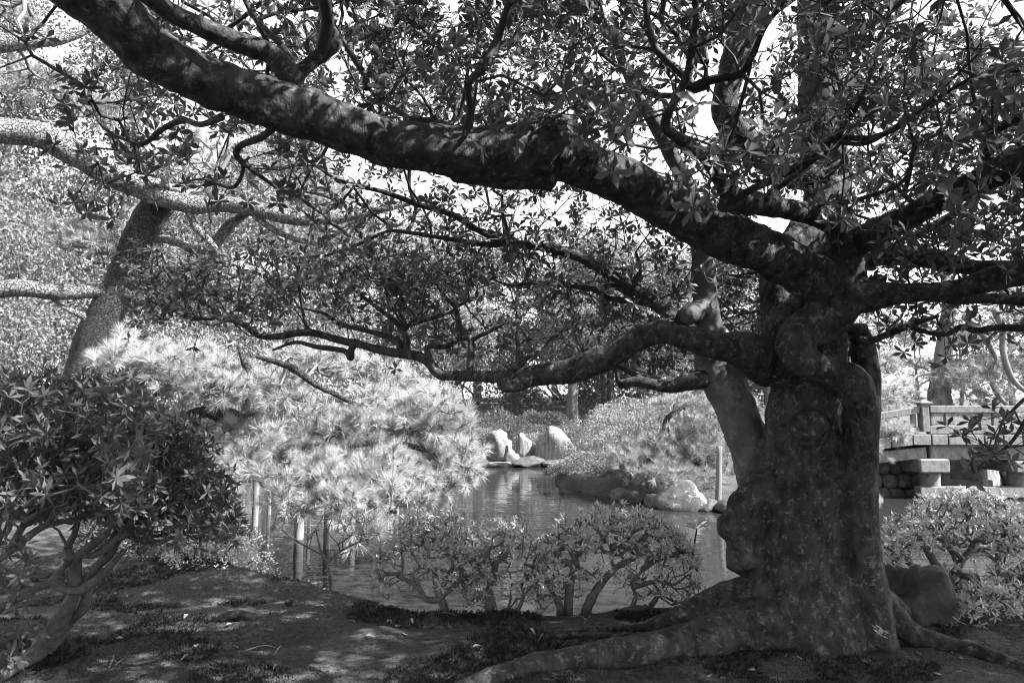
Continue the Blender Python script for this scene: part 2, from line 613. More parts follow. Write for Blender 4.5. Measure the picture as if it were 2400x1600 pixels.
D0 = 4.55
FUSED = {   # name, points
 'trunk': [[(1872, 1560, D0, 165), (1870, 1440, D0, 148), (1870, 1360, D0 + .02, 118), (1873, 1250, D0 + .03, 99), (1876, 1150, D0 + .03, 90), (1876, 1060, D0 + .03, 83), (1882, 960, D0 + .03, 80), (1900, 880, D0 + .05, 86), (1912, 820, D0 + .08, 82), (1900, 780, D0 + .12, 60)],
           [(2040, 1560, D0 - .16, 62), (2030, 1440, D0 - .16, 52), (2022, 1350, D0 - .18, 46), (2018, 1200, D0 - .2, 41), (2020, 1060, D0 - .22, 40), (2020, 980, D0 - .26, 40), (2000, 905, D0 - .32, 41), (1942, 868, D0 - .36, 39), (1886, 846, D0 - .4, 38), (1860, 812, D0 - .38, 40), (1882, 782, D0 - .34, 46), (1930, 750, D0 - .3, 54), (1957, 715, D0 - .27, 60), (1958, 670, D0 - .27, 66), (1966, 620, D0 - .26, 58), (1978, 580, D0 - .26, 42)],
           [(1965, 1520, D0 + .16, 85), (1965, 1300, D0 + .2, 70), (1968, 1100, D0 + .22, 60), (1968, 900, D0 + .2, 56)],
           [(2030, 990, D0 + .06, 30), (2034, 900, D0 + .06, 30), (2026, 830, D0 + .08, 28), (2000, 770, D0 + .1, 30)],
           [(1745, 1330, D0 - .05, 45), (1738, 1270, D0 - .02, 36), (1752, 1205, D0, 42), (1790, 1150, D0, 50), (1850, 1090, D0, 45)],
           [(1820, 820, D0 - .1, 50), (1846, 745, D0 - .12, 34), (1880, 725, D0 - .1, 30)]],
 'leaning_stem': [[(1860, 1400, D0 + .3, 75), (1825, 1260, D0 + .32, 64), (1788, 1150, D0 + .33, 58), (1760, 1060, D0 + .34, 54), (1738, 1000, D0 + .35, 52), (1718, 950, D0 + .36, 52), (1698, 900, D0 + .36, 51), (1672, 840, D0 + .36, 42), (1664, 760, D0 + .35, 29), (1653, 690, D0 + .35, 29), (1650, 610, D0 + .33, 27), (1640, 540, D0 + .3, 25), (1610, 440, D0 + .2, 22), (1560, 330, D0 + .1, 18), (1480, 200, D0, 13), (1430, 60, D0 - .1, 9)],
                  [(1655, 725, D0 + .33, 26), (1622, 732, D0 + .28, 29), (1604, 738, D0 + .25, 24)]],
 'upright_stem': [[(1860, 830, D0 + .2, 58), (1832, 720, D0 + .3, 46), (1838, 640, D0 + .4, 50), (1890, 560, D0 + .5, 52), (1935, 480, D0 + .6, 52), (1938, 400, D0 + .65, 50), (1926, 300, D0 + .7, 54), (1922, 150, D0 + .8, 52), (1916, 0, D0 + .9, 48), (1912, -220, D0 + 1.0, 42), (1890, -480, D0 + 1.1, 28)]],
 'curved_stem': [[(1930, 420, D0 + .62, 40), (1850, 395, D0 + .55, 36), (1770, 350, D0 + .5, 34), (1712, 290, D0 + .5, 33), (1700, 225, D0 + .5, 31), (1722, 140, D0 + .5, 33), (1752, 40, D0 + .5, 36), (1765, -120, D0 + .5, 30), (1780, -350, D0 + .6, 20)]],
 'great_limb': [[(1966, 650, 4.27, 62), (1915, 655, 4.22, 58), (1860, 625, 4.15, 54), (1790, 588, 4.05, 54), (1700, 555, 3.9, 58), (1600, 508, 3.78, 58), (1500, 446, 3.65, 56), (1400, 402, 3.5, 54), (1320, 365, 3.38, 66), (1260, 352, 3.3, 72), (1180, 358, 3.25, 66), (1080, 358, 3.18, 62), (980, 346, 3.1, 58), (880, 324, 3.02, 60), (780, 287, 2.95, 60), (680, 254, 2.88, 62), (580, 224, 2.8, 60), (480, 190, 2.7, 62), (390, 144, 2.6, 64), (300, 74, 2.5, 68), (215, -5, 2.4, 74), (110, -110, 2.3, 74), (-60, -260, 2.2, 66), (-260, -420, 2.1, 50)],
                [(1290, 405, 3.37, 42), (1180, 408, 3.3, 36), (1060, 400, 3.22, 26)],
                [(1345, 300, 3.36, 30), (1290, 296, 3.32, 28), (1240, 304, 3.3, 24)]],
 'low_limb': [[(1880, 870, D0, 70), (1810, 838, D0 - .1, 56), (1745, 820, D0 - .16, 40), (1690, 812, D0 - .2, 34), (1610, 792, D0 - .22, 29), (1545, 778, D0 - .22, 29), (1485, 800, D0 - .2, 28), (1430, 832, D0 - .16, 30), (1345, 866, D0 - .08, 31), (1255, 880, D0 + .05, 24), (1150, 883, D0 + .2, 15), (1060, 880, D0 + .35, 13), (1028, 876, D0 + .4, 13), (1002, 845, D0 + .45, 13), (970, 832, D0 + .5, 12), (900, 822, D0 + .65, 11), (830, 803, D0 + .75, 10)],
              [(1800, 870, D0 + .02, 40), (1760, 850, D0 - .1, 30), (1700, 825, D0 - .18, 22)],
              [(1240, 888, D0 + .02, 18), (1205, 905, D0 - .08, 17), (1178, 908, D0 - .12, 13)]],
 'limb': [[(1975, 590, 4.28, 50), (2015, 562, 4.15, 36), (2076, 538, 4.0, 33), (2144, 502, 3.85, 30), (2212, 462, 3.7, 29), (2280, 430, 3.55, 33), (2345, 400, 3.4, 38), (2420, 375, 3.25, 40), (2560, 300, 3.0, 36), (2800, 180, 2.7, 28)],
          [(2307, 410, 3.5, 18), (2316, 350, 3.45, 15), (2326, 300, 3.4, 14)]],
 'limb.b': [[(1975, 640, 4.28, 40), (2018, 612, 4.3, 24), (2076, 597, 4.35, 26), (2144, 600, 4.3, 25), (2212, 613, 4.2, 22), (2280, 627, 4.1, 19), (2350, 628, 4.0, 18), (2480, 620, 3.9, 16)]],
 'limb.c': [[(1970, 690, 4.28, 58), (2035, 696, 4.15, 38), (2110, 688, 4.05, 27), (2180, 683, 3.95, 23), (2263, 673, 3.85, 25), (2331, 652, 3.75, 29), (2400, 637, 3.65, 34), (2520, 600, 3.5, 32), (2760, 520, 3.2, 26)],
            [(2180, 690, 3.96, 16), (2240, 701, 3.95, 14), (2314, 699, 3.95, 13), (2400, 706, 3.95, 13), (2520, 712, 3.9, 10)]],
 'limb.d': [[(1982, 575, 4.28, 36), (1957, 532, 4.15, 26), (1906, 504, 4.0, 26), (1838, 490, 3.85, 25), (1770, 476, 3.7, 28), (1714, 456, 3.55, 25), (1686, 420, 3.45, 18), (1661, 380, 3.38, 16), (1627, 346, 3.3, 16), (1590, 324, 3.22, 15), (1560, 296, 3.15, 14), (1568, 262, 3.1, 13), (1590, 220, 3.05, 12), (1612, 175, 3.0, 12), (1624, 100, 2.95, 12), (1632, 40, 2.9, 11), (1618, -80, 2.8, 9)],
            [(1760, 492, 3.7, 20), (1715, 480, 3.6, 22), (1690, 486, 3.55, 17)]],
 'root': [[(1800, 1420, 4.5, 80), (1740, 1412, 4.55, 60), (1670, 1428, 4.55, 42), (1590, 1452, 4.55, 30), (1520, 1474, 4.5, 20), (1440, 1484, 4.5, 14), (1330, 1484, 4.55, 11)]],
 'root.b': [[(1830, 1470, 4.35, 80), (1740, 1470, 4.3, 56), (1640, 1500, 4.2, 44), (1540, 1518, 4.1, 36), (1440, 1530, 4.0, 31), (1340, 1544, 3.95, 28), (1240, 1566, 3.85, 28), (1140, 1596, 3.7, 26), (1060, 1624, 3.55, 22)]],
 'root.c': [[(2000, 1440, 4.5, 70), (2075, 1440, 4.5, 38), (2130, 1482, 4.4, 26), (2200, 1506, 4.3, 22), (2290, 1528, 4.15, 19), (2370, 1556, 4.0, 17), (2450, 1590, 3.85, 14)]],
 'root.d': [[(2040, 1400, 4.65, 50), (2110, 1440, 4.75, 26), (2180, 1466, 4.8, 16), (2260, 1478, 4.8, 10)]],
 'root.e': [[(1790, 1440, 4.45, 60), (1700, 1452, 4.42, 34), (1600, 1480, 4.36, 18), (1500, 1494, 4.32, 12), (1400, 1492, 4.34, 12), (1260, 1500, 4.36, 14), (1160, 1508, 4.4, 8)]],
}
mb = MB()
sk_c, sk_r, sk_id = [], [], []
limbs = {}
names = list(FUSED)
for k, nm in enumerate(names):
    for q, pts in enumerate(FUSED[nm]):
        P, R = line(pts)
        C, r = add_tube(mb, P, R, sides=14, rough=.07, seed=k)
        sk_c.append(C); sk_r.append(r); sk_id.append(np.full(len(C), k))
        limbs.setdefault(nm, []).append((C, r))
for (a, b, d, w) in [(1612, 738, D0 + .22, 27), (1895, 1005, D0 - .2, 46), (2040, 1095, D0 - .2, 20), (1722, 1235, D0, 40), (1745, 1190, D0, 40), (1830, 770, D0 - .22, 30), (1180, 900, D0 - .1, 14), (1735, 640, 3.95, 0), (2160, 604, 4.3, 22), (2085, 590, 4.33, 24), (2058, 660, 4.2, 20), (1930, 500, 4.1, 22), (1900, 485, 4.0, 14)]:
    if not w: continue
    c = at(a, b, d)
    th = np.linspace(0, math.pi, 7)[1:-1]
    ph = np.linspace(0, 2 * math.pi, 10, endpoint=False)
    S = np.array([[math.sin(t) * math.cos(f), math.sin(t) * math.sin(f), math.cos(t)] for t in th for f in ph])
    V = np.vstack([c + S * w * pxm(d), c + [0, 0, w * pxm(d)], c - [0, 0, w * pxm(d)]])
    Q = [[t * 10 + f, (t + 1) * 10 + f, (t + 1) * 10 + (f + 1) % 10, t * 10 + (f + 1) % 10] for t in range(4) for f in range(10)]
    T3 = [[50, f, (f + 1) % 10] for f in range(10)] + [[51, 40 + (f + 1) % 10, 40 + f] for f in range(10)]
    mb.add(V, np.array(Q), np.array(T3))
sk_c = np.vstack(sk_c); sk_r = np.concatenate(sk_r); sk_id = np.concatenate(sk_id)

def fuse(mb, voxel, smooth_it=4):
    V, F = mb.arrays()
    me = mesh_from('tmp', V, F)
    o = bpy.data.objects.new('tmp', me)
    COL.objects.link(o)
    md = o.modifiers.new('r', 'REMESH')
    md.mode = 'VOXEL'
    md.voxel_size = voxel
    dg = bpy.context.evaluated_depsgraph_get()
    ev = o.evaluated_get(dg)
    m2 = ev.to_mesh()
    n = len(m2.vertices)
    V = np.empty(n * 3, np.float32); m2.vertices.foreach_get('co', V); V = V.reshape(-1, 3).astype(float)
    E = np.empty(len(m2.edges) * 2, np.int32); m2.edges.foreach_get('vertices', E); E = E.reshape(-1, 2)
    lt = np.empty(len(m2.polygons), np.int32); m2.polygons.foreach_get('loop_total', lt)
    li = np.empty(len(m2.loops), np.int32); m2.loops.foreach_get('vertex_index', li)
    st = np.concatenate([[0], np.cumsum(lt)[:-1]])
    q = lt == 4
    Q = li[st[q][:, None] + np.arange(4)]
    T3 = li[st[~q][:, None] + np.arange(3)] if (~q).any() else np.zeros((0, 3), int)
    ev.to_mesh_clear()
    bpy.data.objects.remove(o); bpy.data.meshes.remove(me)
    deg = np.bincount(E.ravel(), minlength=n)[:, None]
    for _ in range(smooth_it):
        S = np.zeros_like(V)
        np.add.at(S, E[:, 0], V[E[:, 1]]); np.add.at(S, E[:, 1], V[E[:, 0]])
        V = V * .4 + .6 * S / np.maximum(deg, 1)
    return V, Q, T3

def vnormals(V, Q, T3):
    N = np.zeros_like(V)
    for F in (Q, T3):
        if len(F):
            n = np.cross(V[F[:, 2]] - V[F[:, 0]], V[F[:, -1]] - V[F[:, 1]]) if F.shape[1] == 4 else np.cross(V[F[:, 1]] - V[F[:, 0]], V[F[:, 2]] - V[F[:, 0]])
            for c in range(F.shape[1]): np.add.at(N, F[:, c], n)
    return unit(N)

V, Q, T3 = fuse(mb, .0125, 3)
N = vnormals(V, Q, T3)
# muscles, ridges and knots
best = np.full(len(V), 1e9); bid = np.zeros(len(V), int); brad = np.zeros(len(V))
for c, r_, k in zip(sk_c, sk_r, sk_id):
    d = np.abs(np.linalg.norm(V - c, axis=1) - r_) + .3 * np.linalg.norm(V - c, axis=1)
    m_ = d < best
    best[m_] = d[m_]; bid[m_] = k; brad[m_] = r_
amp = np.clip(brad, .02, .2)
stretch = V * [1, 1, .45]
flute = V * [1, 1, .16]
istr = np.isin(bid, [names.index('trunk'), names.index('leaning_stem')])
V = V + N * (amp * (np.where(istr, .20, .04) * noise3(flute, 7.5, 17) + .11 * noise3(stretch, 9, 11) + .05 * noise3(stretch, 22, 12) + .03 * noise3(V, 45, 13)))[:, None]
N = vnormals(V, Q, T3)
fq = bid[Q[:, 0]]; ft = bid[T3[:, 0]] if len(T3) else np.zeros(0, int)
for k, nm in enumerate(names):
    q = Q[fq == k]; t3 = T3[ft == k]
    used = np.unique(np.concatenate([q.ravel(), t3.ravel()]))
    if not len(used): continue
    remap = np.zeros(len(V), int); remap[used] = np.arange(len(used))
    Fs = [remap[q]] + ([remap[t3]] if len(t3) else [])
    pn = {'great_limb': 'limb', 'low_limb': 'limb', 'curved_stem': 'stem', 'leaning_stem': 'stem', 'upright_stem': 'stem'}.get(nm, nm.split('.')[0])
    o = put(pn, (V[used], Fs), M['bark2'] if nm == 'leaning_stem' else M['bark'], tree, normals=N[used])
    if nm == 'leaning_stem': o['label'] = 'smooth stem leaning behind the main trunk, coloured paler as if lit'
    if nm == 'great_limb': o['label'] = 'thick lichen-spotted limb reaching overhead'
    if nm == 'low_limb': o['label'] = 'dark sinuous low limb above the pond'

# thinner drawn branches: each a tapered tube of its own
THIN = [
 # on the great limb
 [(690, 190, 2.88, 30), (640, 132, 2.86, 27), (585, 108, 2.82, 26), (500, 76, 2.76, 25), (413, 36, 2.7, 25), (351, -4, 2.62, 23), (250, -70, 2.5, 20)],
 [(680, 190, 2.88, 22), (712, 160, 2.9, 18), (764, 122, 2.92, 17), (790, 98, 2.95, 14), (773, 60, 2.95, 12), (756, -4, 2.95, 11), (750, -100, 2.95, 9)],
 [(690, 160, 2.95, 10), (664, 112, 3.0, 8), (632, 80, 3.05, 7), (590, 30, 3.1, 5), (560, -30, 3.1, 4)],
 [(520, 275, 2.75, 9), (470, 292, 2.85, 7), (430, 282, 2.95, 8), (382, 302, 3.05, 7), (340, 335, 3.1, 6), (300, 330, 3.15, 4), (241, 297, 3.2, 4), (213, 241, 3.25, 3)],
 [(640, 300, 2.85, 10), (613, 322, 2.95, 9), (565, 341, 3.05, 8), (555, 366, 3.1, 8), (592, 398, 3.15, 6), (620, 420, 3.2, 5), (648, 440, 3.2, 4)],
 [(560, 372, 3.1, 6), (570, 392, 3.15, 5), (560, 425, 3.2, 5), (537, 440, 3.25, 4), (475, 420, 3.3, 3), (420, 432, 3.4, 2)],
 [(1060, 300, 3.2, 9), (1020, 285, 3.3, 8), (960, 276, 3.4, 7), (900, 240, 3.6, 5), (860, 205, 3.7, 4)],
 # low limb continues
 [(840, 805, 5.3, 11), (800, 798, 5.35, 9), (740, 781, 5.4, 9), (690, 781, 5.45, 9), (654, 788, 5.5, 8), (606, 786, 5.55, 7), (565, 758, 5.6, 6), (516, 747, 5.7, 5), (448, 746, 5.8, 5), (406, 727, 5.9, 4), (344, 702, 6.0, 3)],
 [(835, 800, 5.3, 9), (824, 818, 5.3, 8), (822, 838, 5.3, 8), (806, 822, 5.35, 7), (740, 812, 5.4, 6), (692, 802, 5.5, 4), (640, 820, 5.6, 3)],
 [(1100, 872, 4.82, 9), (1103, 830, 4.85, 8), (1103, 796, 4.88, 8), (1080, 768, 4.95, 7), (1072, 742, 5.0, 6), (1066, 720, 5.05, 5), (1041, 692, 5.15, 4), (1020, 657, 5.2, 3)],
 [(1103, 798, 4.88, 7), (1120, 788, 4.85, 6), (1144, 778, 4.82, 5), (1180, 760, 4.8, 3)],
 [(955, 822, 5.1, 9), (948, 781, 5.15, 8), (919, 747, 5.25, 6), (879, 716, 5.35, 5), (834, 681, 5.5, 4), (800, 640, 5.6, 3)],
 [(945, 775, 5.15, 6), (955, 764, 5.15, 6), (979, 755, 5.2, 5), (1048, 733, 5.3, 4), (1100, 700, 5.4, 3)],
 [(1005, 838, 5.0, 8), (1004, 812, 5.0, 7), (1048, 812, 5.05, 6), (1072, 797, 5.1, 5), (1120, 790, 5.2, 3)],
 [(940, 818, 5.15, 10), (934, 803, 5.2, 9), (896, 785, 5.3, 7), (845, 771, 5.45, 6), (800, 761, 5.55, 5), (760, 735, 5.6, 4), (700, 720, 5.7, 3)],
 [(1200, 862, 4.6, 12), (1225, 845, 4.65, 10), (1215, 812, 4.7, 6), (1210, 780, 4.75, 4)],
 [(1215, 852, 4.6, 8), (1260, 822, 4.7, 5), (1290, 796, 4.8, 4), (1340, 765, 4.9, 3)],
 # middle branch off the leaning stem
 [(1620, 735, 4.85, 20), (1578, 748, 4.8, 17), (1542, 716, 4.8, 16), (1489, 678, 4.8, 15), (1420, 637, 4.8, 14), (1358, 602, 4.8, 13), (1292, 582, 4.8, 12), (1234, 574, 4.8, 11), (1179, 566, 4.8, 10), (1137, 547, 4.8, 9), (1103, 530, 4.8, 8), (1060, 503, 4.8, 8), (979, 479, 4.8, 7), (903, 451, 4.75, 6), (834, 434, 4.7, 5), (780, 415, 4.7, 4), (700, 360, 4.6, 3)],
 [(1190, 570, 4.8, 8), (1144, 573, 4.85, 7), (1041, 558, 4.95, 6), (938, 542, 5.05, 5), (900, 545, 5.1, 4), (834, 575, 5.2, 4), (760, 600, 5.3, 3)],
 [(1530, 712, 4.8, 11), (1489, 706, 4.85, 9), (1430, 699, 4.9, 8), (1392, 678, 4.95, 7), (1317, 668, 5.05, 6), (1248, 661, 5.15, 5), (1196, 669, 5.2, 4), (1150, 650, 5.3, 3)],
 [(1485, 690, 4.8, 10), (1440, 672, 4.85, 8), (1390, 676, 4.9, 6)],
 [(1482, 676, 4.8, 9), (1490, 655, 4.78, 7), (1500, 630, 4.75, 5), (1490, 590, 4.7, 3)],
 [(1650, 885, 4.88, 24), (1605, 898, 4.85, 20), (1560, 906, 4.85, 14), (1500, 894, 4.85, 12), (1450, 900, 4.88, 11)],
 [(1452, 898, 4.88, 8), (1444, 870, 4.9, 6), (1420, 856, 4.95, 5), (1380, 845, 5.0, 3)],
 [(1510, 893, 4.85, 9), (1470, 868, 4.9, 6), (1420, 848, 5.0, 4)],
 # upper right
 [(1612, 210, 3.05, 12), (1652, 193, 3.0, 11), (1700, 180, 2.95, 10), (1738, 172, 2.9, 9), (1765, 128, 2.85, 8), (1793, 62, 2.8, 7), (1841, 0, 2.7, 6), (1900, -80, 2.6, 5)],
 [(1716, 450, 3.55, 11), (1720, 425, 3.5, 9), (1698, 368, 3.45, 7), (1712, 327, 3.4, 6), (1740, 230, 3.3, 5), (1760, 150, 3.2, 4)],
 [(1735, 458, 3.58, 10), (1770, 440, 3.5, 9), (1831, 412, 3.4, 9), (1889, 375, 3.3, 9), (1940, 337, 3.2, 9), (1960, 325, 3.15, 9), (2042, 322, 3.05, 7), (2110, 296, 2.95, 6), (2190, 235, 2.85, 5), (2280, 180, 2.75, 4)],
 [(1790, 470, 3.65, 8), (1850, 420, 3.5, 7), (1920, 365, 3.35, 6), (1960, 330, 3.2, 6)],
 [(1958, 327, 3.15, 8), (2013, 241, 3.0, 6), (2044, 165, 2.85, 5), (2056, 114, 2.8, 4), (2090, 20, 2.7, 3)],
 [(1960, 332, 3.15, 7), (2030, 335, 3.0, 6), (2110, 290, 2.9, 5), (2200, 215, 2.75, 4), (2300, 120, 2.6, 3)],
 [(1920, 478, 3.95, 6), (1985, 472, 3.8, 5), (2060, 452, 3.6, 5), (2120, 420, 3.4, 4), (2150, 330, 3.2, 3)],
 [(2320, 310, 3.4, 12), (2360, 290, 3.3, 11), (2420, 260, 3.2, 10), (2520, 220, 3.0, 8)],
 [(2560, 300, 3.0, 16), (2500, 200, 2.7, 12), (2420, 90, 2.45, 8), (2340, -20, 2.3, 6)],
 [(2010, 796, 4.5, 9), (2050, 795, 4.5, 8), (2099, 775, 4.45, 8), (2158, 752, 4.4, 7), (2200, 740, 4.35, 4)],
 [(2130, 765, 4.4, 6), (2180, 780, 4.3, 6), (2220, 783, 4.25, 6), (2254, 766, 4.2, 7), (2290, 775, 4.15, 8), (2330, 768, 4.1, 8), (2400, 766, 4.0, 9), (2500, 740, 3.9, 11), (2560, 660, 3.8, 13), (2620, 575, 3.4, 14)],
 [(2500, 740, 3.9, 7), (2460, 850, 3.85, 6), (2420, 950, 3.8, 5), (2375, 1030, 3.75, 4), (2320, 1078, 3.7, 3)],
 [(2440, 900, 3.82, 5), (2390, 945, 3.78, 4), (2350, 985, 3.75, 3)],
 [(2600, 570, 3.4, 20), (2800, 700, 3.3, 14), (3000, 700, 3.2, 9)],
 [(1660, 215, 4.62, 4), (1655, 140, 4.6, 3)],
]
P0, PL0 = [], []
for nm in names:
    if nm.startswith('root') or nm == 'trunk': continue
    for C, r_ in limbs[nm]:
        s = np.concatenate([[0], np.cumsum(np.linalg.norm(np.diff(C, axis=0), axis=1))])
        keep = s > .5
        if nm == 'upright_stem': keep = C[:, 2] > 2.6
        P0.append(C[keep]); PL0.append(s[keep] * .6 + .2)
for pts in THIN:
    P, R = line(pts)
    mbb = MB()
    C, r_ = add_tube(mbb, P, R, sides=8, rough=.10, seed=len(P0))
    put('branch', mbb, M['bark'], tree)
    s = np.concatenate([[0], np.cumsum(np.linalg.norm(np.diff(C, axis=0), axis=1))])
    P0.append(C[2:]); PL0.append(s[2:] * .7 + .8)
P0 = np.vstack(P0); PL0 = np.concatenate(PL0)

# where the twigs end: (px0, px1, py0, py1, depth0, depth1, count)
REG = [(330, 1000, 600, 760, 5.0, 6.6, 170), (300, 520, 640, 740, 5.6, 6.4, 45), (900, 1580, 640, 830, 4.7, 6.6, 150), (700, 1660, 430, 680, 4.3, 6.0, 210),
       (180, 700, 170, 470, 3.0, 4.4, 42), (330, 1000, -60, 300, 3.2, 5.8, 150), (850, 1650, -120, 350, 3.2, 5.8, 260),
       (1620, 2450, -120, 470, 2.3, 5.6, 300), (1950, 2450, 100, 560, 3.0, 5.6, 150), (2000, 2450, 520, 790, 3.8, 6.0, 110), (1650, 1900, 560, 780, 5.0, 6.0, 70), (1050, 1600, -100, 330, 2.3, 3.2, 40),
       (2290, 2420, 930, 1090, 3.6, 3.9, 10), (550, 1700, -60, 420, 6.0, 8.0, 230), (1700, 2400, 150, 520, 5.8, 7.5, 130), (1420, 1800, 780, 900, 5.0, 6.0, 50)]
r = rng_(5)
T = []
for a, b, c, d, e, f, n in REG:
    U = r.random((n, 3))
    T.append(np.array([at(a + (b - a) * u, c + (d - c) * v_, e + (f - e) * w_) for u, v_, w_ in U]))
U = r.random((900, 3))
top = np.stack([-2.8 + 9.8 * U[:, 0], .3 + 6.0 * U[:, 1], 3.3 + 2.4 * U[:, 2]], -1)       # crown over and beside the viewer
lx, ly = top[:, 0] - (top[:, 2] - .5), top[:, 1] + .35 * (top[:, 2] - .5)
top = top[~((lx > -1.2) & (lx < 1.3) & (ly > 4.7) & (ly < 6.4) & (r.random(len(top)) > .2))]  # crown gap shaped to let sun onto the azaleas
T.append(top)
U = r.random((850, 3))
T.append(np.stack([3.7 + 3.6 * U[:, 0], .8 + 4.0 * U[:, 1], 1.8 + 2.2 * U[:, 2]], -1))  # out-of-frame leaves packed in to keep sun off the trunk
T = np.vstack(T)
U = r.random((2600, 3))
ov = np.stack([-3.2 + 8.6 * U[:, 0], -.6 + 5.2 * U[:, 1], 3.1 + 2.2 * U[:, 2]], -1)     # unseen crown overhead, added to shade the limb and ground
qx, qy, qz = project(ov)
lx, ly = ov[:, 0] - (ov[:, 2] - .5), ov[:, 1] + .35 * (ov[:, 2] - .5)
sparse = (lx > -1.2) & (lx < 1.3) & (ly > 4.7) & (ly < 6.4) & (r.random(len(ov)) > .15)      # unseen crown thinned to let sun reach the azaleas
ov, qx, qy, qz = ov[~sparse], qx[~sparse], qy[~sparse], qz[~sparse]
T = np.vstack([T, ov[(qz < .2) | (qy < -60) | (qx < -150) | (qx > 2550)]])
qx, qy, qz = project(T)
hole = (((qx > 1590) & (qx < 1730) & (qy > 130) & (qy < 330)) | ((qx > 1770) & (qx < 1870) & (qy > 470) & (qy < 560)) | ((qx > 1730) & (qx < 1860) & (qy > 60) & (qy < 300) & (r.random(len(T)) > .4))) & (qz > .5) & (r.random(len(T)) > .12)
T = T[~hole]
X, par, tips, n0 = grow(P0, PL0, T, .14, .14, .35, r, bow=.06)
rad = pipe_radii(X, par, tips, n0, .0026, 2.2, .03)
mb = MB()
net_mesh(mb, X, par, rad, n0, 5)
# twiglets with leaf rosettes
tp = X[tips]
tdir = unit(X[tips] - X[par[tips]])
k = 3
TP = np.repeat(tp, k, 0); TD = np.repeat(tdir, k, 0)
d = unit(TD * .7 + r.normal(0, .75, TD.shape) + [0, 0, .35])
L = r.uniform(.06, .2, len(TP))
E = TP + d * L[:, None]
segs(mb, TP, E, np.full(len(TP), .0024), np.full(len(TP), .0018), 3)
put('twigs', mb, M['twig'], tree, kind='stuff')
LP, LD, LN = rosette(r, E, unit(d + [0, 0, .5]), 5, 8, .25, .4)
LS = r.uniform(.055, .088, len(LP))
FM = frames(LD, LN)
px, py, pz = project(LP + LD * LS[:, None] * .5)
infr = (px > 0) & (px < 2400) & (py > 0) & (py < 1600)
score = np.where(infr, LS / pz, -1)
near = np.argsort(-score)[:300]
# keep the lens clear
ok = np.linalg.norm(LP - CAM, axis=1) > 1.3
mask = np.ones(len(LP), bool); mask[near] = False
mask &= ok
mb = MB()
inw = (px > -150) & (px < 2550) & (py > -150) & (pz > 0)
a_ = mask & inw; b_ = mask & ~inw
inst(mb, LEAF_MID[0], LEAF_MID[1], FM[a_], LP[a_], LS[a_])
inst(mb, LEAF_LOW[0], LEAF_LOW[1], FM[b_], LP[b_], LS[b_])
put('foliage', mb, M['leaf'], tree, kind='stuff')
lm = mesh_from('leaf', LEAF_OBOV[0], LEAF_OBOV[1])
lm.materials.append(M['leaf'])
for i in near:
    if not ok[i]: continue
    o = bpy.data.objects.new('leaf', lm)
    COL.objects.link(o)
    o.parent = tree
    mt = Matrix(FM[i].tolist()).to_4x4()
    o.matrix_basis = Matrix.Translation(LP[i] - TREE) @ mt @ Matrix.Scale(float(LS[i]), 4)
print('main tree leaves', len(LP))

# ------------------------------------------------------------------ pines
def add_tufts(mb, r, P, A, n, L, spread=1.15, w=1.0):
    k = len(P)
    idx = np.repeat(np.arange(k), n)
    Ax = unit(A)[idx]
    U = unit(np.cross(Ax, r.normal(size=(k, 3))[idx])); Wv = np.cross(Ax, U)
    phi = r.random(len(idx)) * 6.283
    th = np.abs(r.normal(0, .55, len(idx))) * spread + .12
    th = np.minimum(th, 2.0)
    D = Ax * np.cos(th)[:, None] + (U * np.cos(phi)[:, None] + Wv * np.sin(phi)[:, None]) * np.sin(th)[:, None]
    S = L * r.uniform(.75, 1.15, len(idx))
    N = unit(np.cross(D, r.normal(size=D.shape)))
    base = P[idx] - Ax * (r.random(len(idx)) * L * .35)[:, None]
    TV = NEEDLE[0] * [w, 1, 1]
    inst(mb, TV, NEEDLE[1], frames(D, N), base, S)

def pine(name, base, lines_, pads, needle_mat, label, seed, needles=70, L=.15, group=None, bark='pinedark', twig_r=.006, sub=2, w=1.0, bark2=None):
    r = rng_(seed)
    root = thing(name, base, label, 'tree', group)
    P0, PL = [], []
    for k, pts in enumerate(lines_):
        P, R = pts if isinstance(pts, tuple) else line(pts)
        mbb = MB()
        C, rr = add_tube(mbb, P, R, sides=12, rough=.10, seed=seed + k)
        put('trunk' if k == 0 else 'limb', mbb, M[bark] if (k == 0 or bark2 is None) else M[bark2], root)
        s = np.concatenate([[0], np.cumsum(np.linalg.norm(np.diff(C, axis=0), axis=1))])
        P0.append(C[3:]); PL.append(s[3:] * .5)
    T = []
    for c, rad, n in pads:
        q = sphere_pts(r, n) * (r.random((n, 1)) ** .45)
        q[:, 2] = np.where(q[:, 2] < -.2, q[:, 2] * .5, q[:, 2])
        T.append(np.asarray(c) + q * rad)
    T = np.vstack(T)
    X, par, tips, n0 = grow(np.vstack(P0), np.concatenate(PL), T, .22, .14, .25, r, bow=.05)
    rd = pipe_radii(X, par, tips, n0, twig_r, 2.2, .06)
    mb = MB()
    net_mesh(mb, X, par, rd, n0, 4)
    tp = np.repeat(X[tips], sub, 0)
    td = np.repeat(unit(X[tips] - X[par[tips]]), sub, 0)
    d = unit(td * .6 + r.normal(0, .6, td.shape) + [0, 0, .55])
    E = tp + d * (L * r.uniform(.5, 1.6, len(tp)))[:, None]
    segs(mb, tp, E, np.full(len(tp), twig_r * .9), np.full(len(tp), twig_r * .7), 3)
    put('twigs', mb, M['pinetwig'], root, kind='stuff')
    mb = MB()
    add_tufts(mb, r, E, d, needles, L, w=w)
    put('needles', mb, M[needle_mat], root, kind='stuff')
    return root

def pad(px, py, d, rx, ry, n, rz=None):
    m_ = pxm(d)
    return (at(px, py, d), np.array([rx * m_, (rz or rx * .8) * m_, ry * m_]), n)

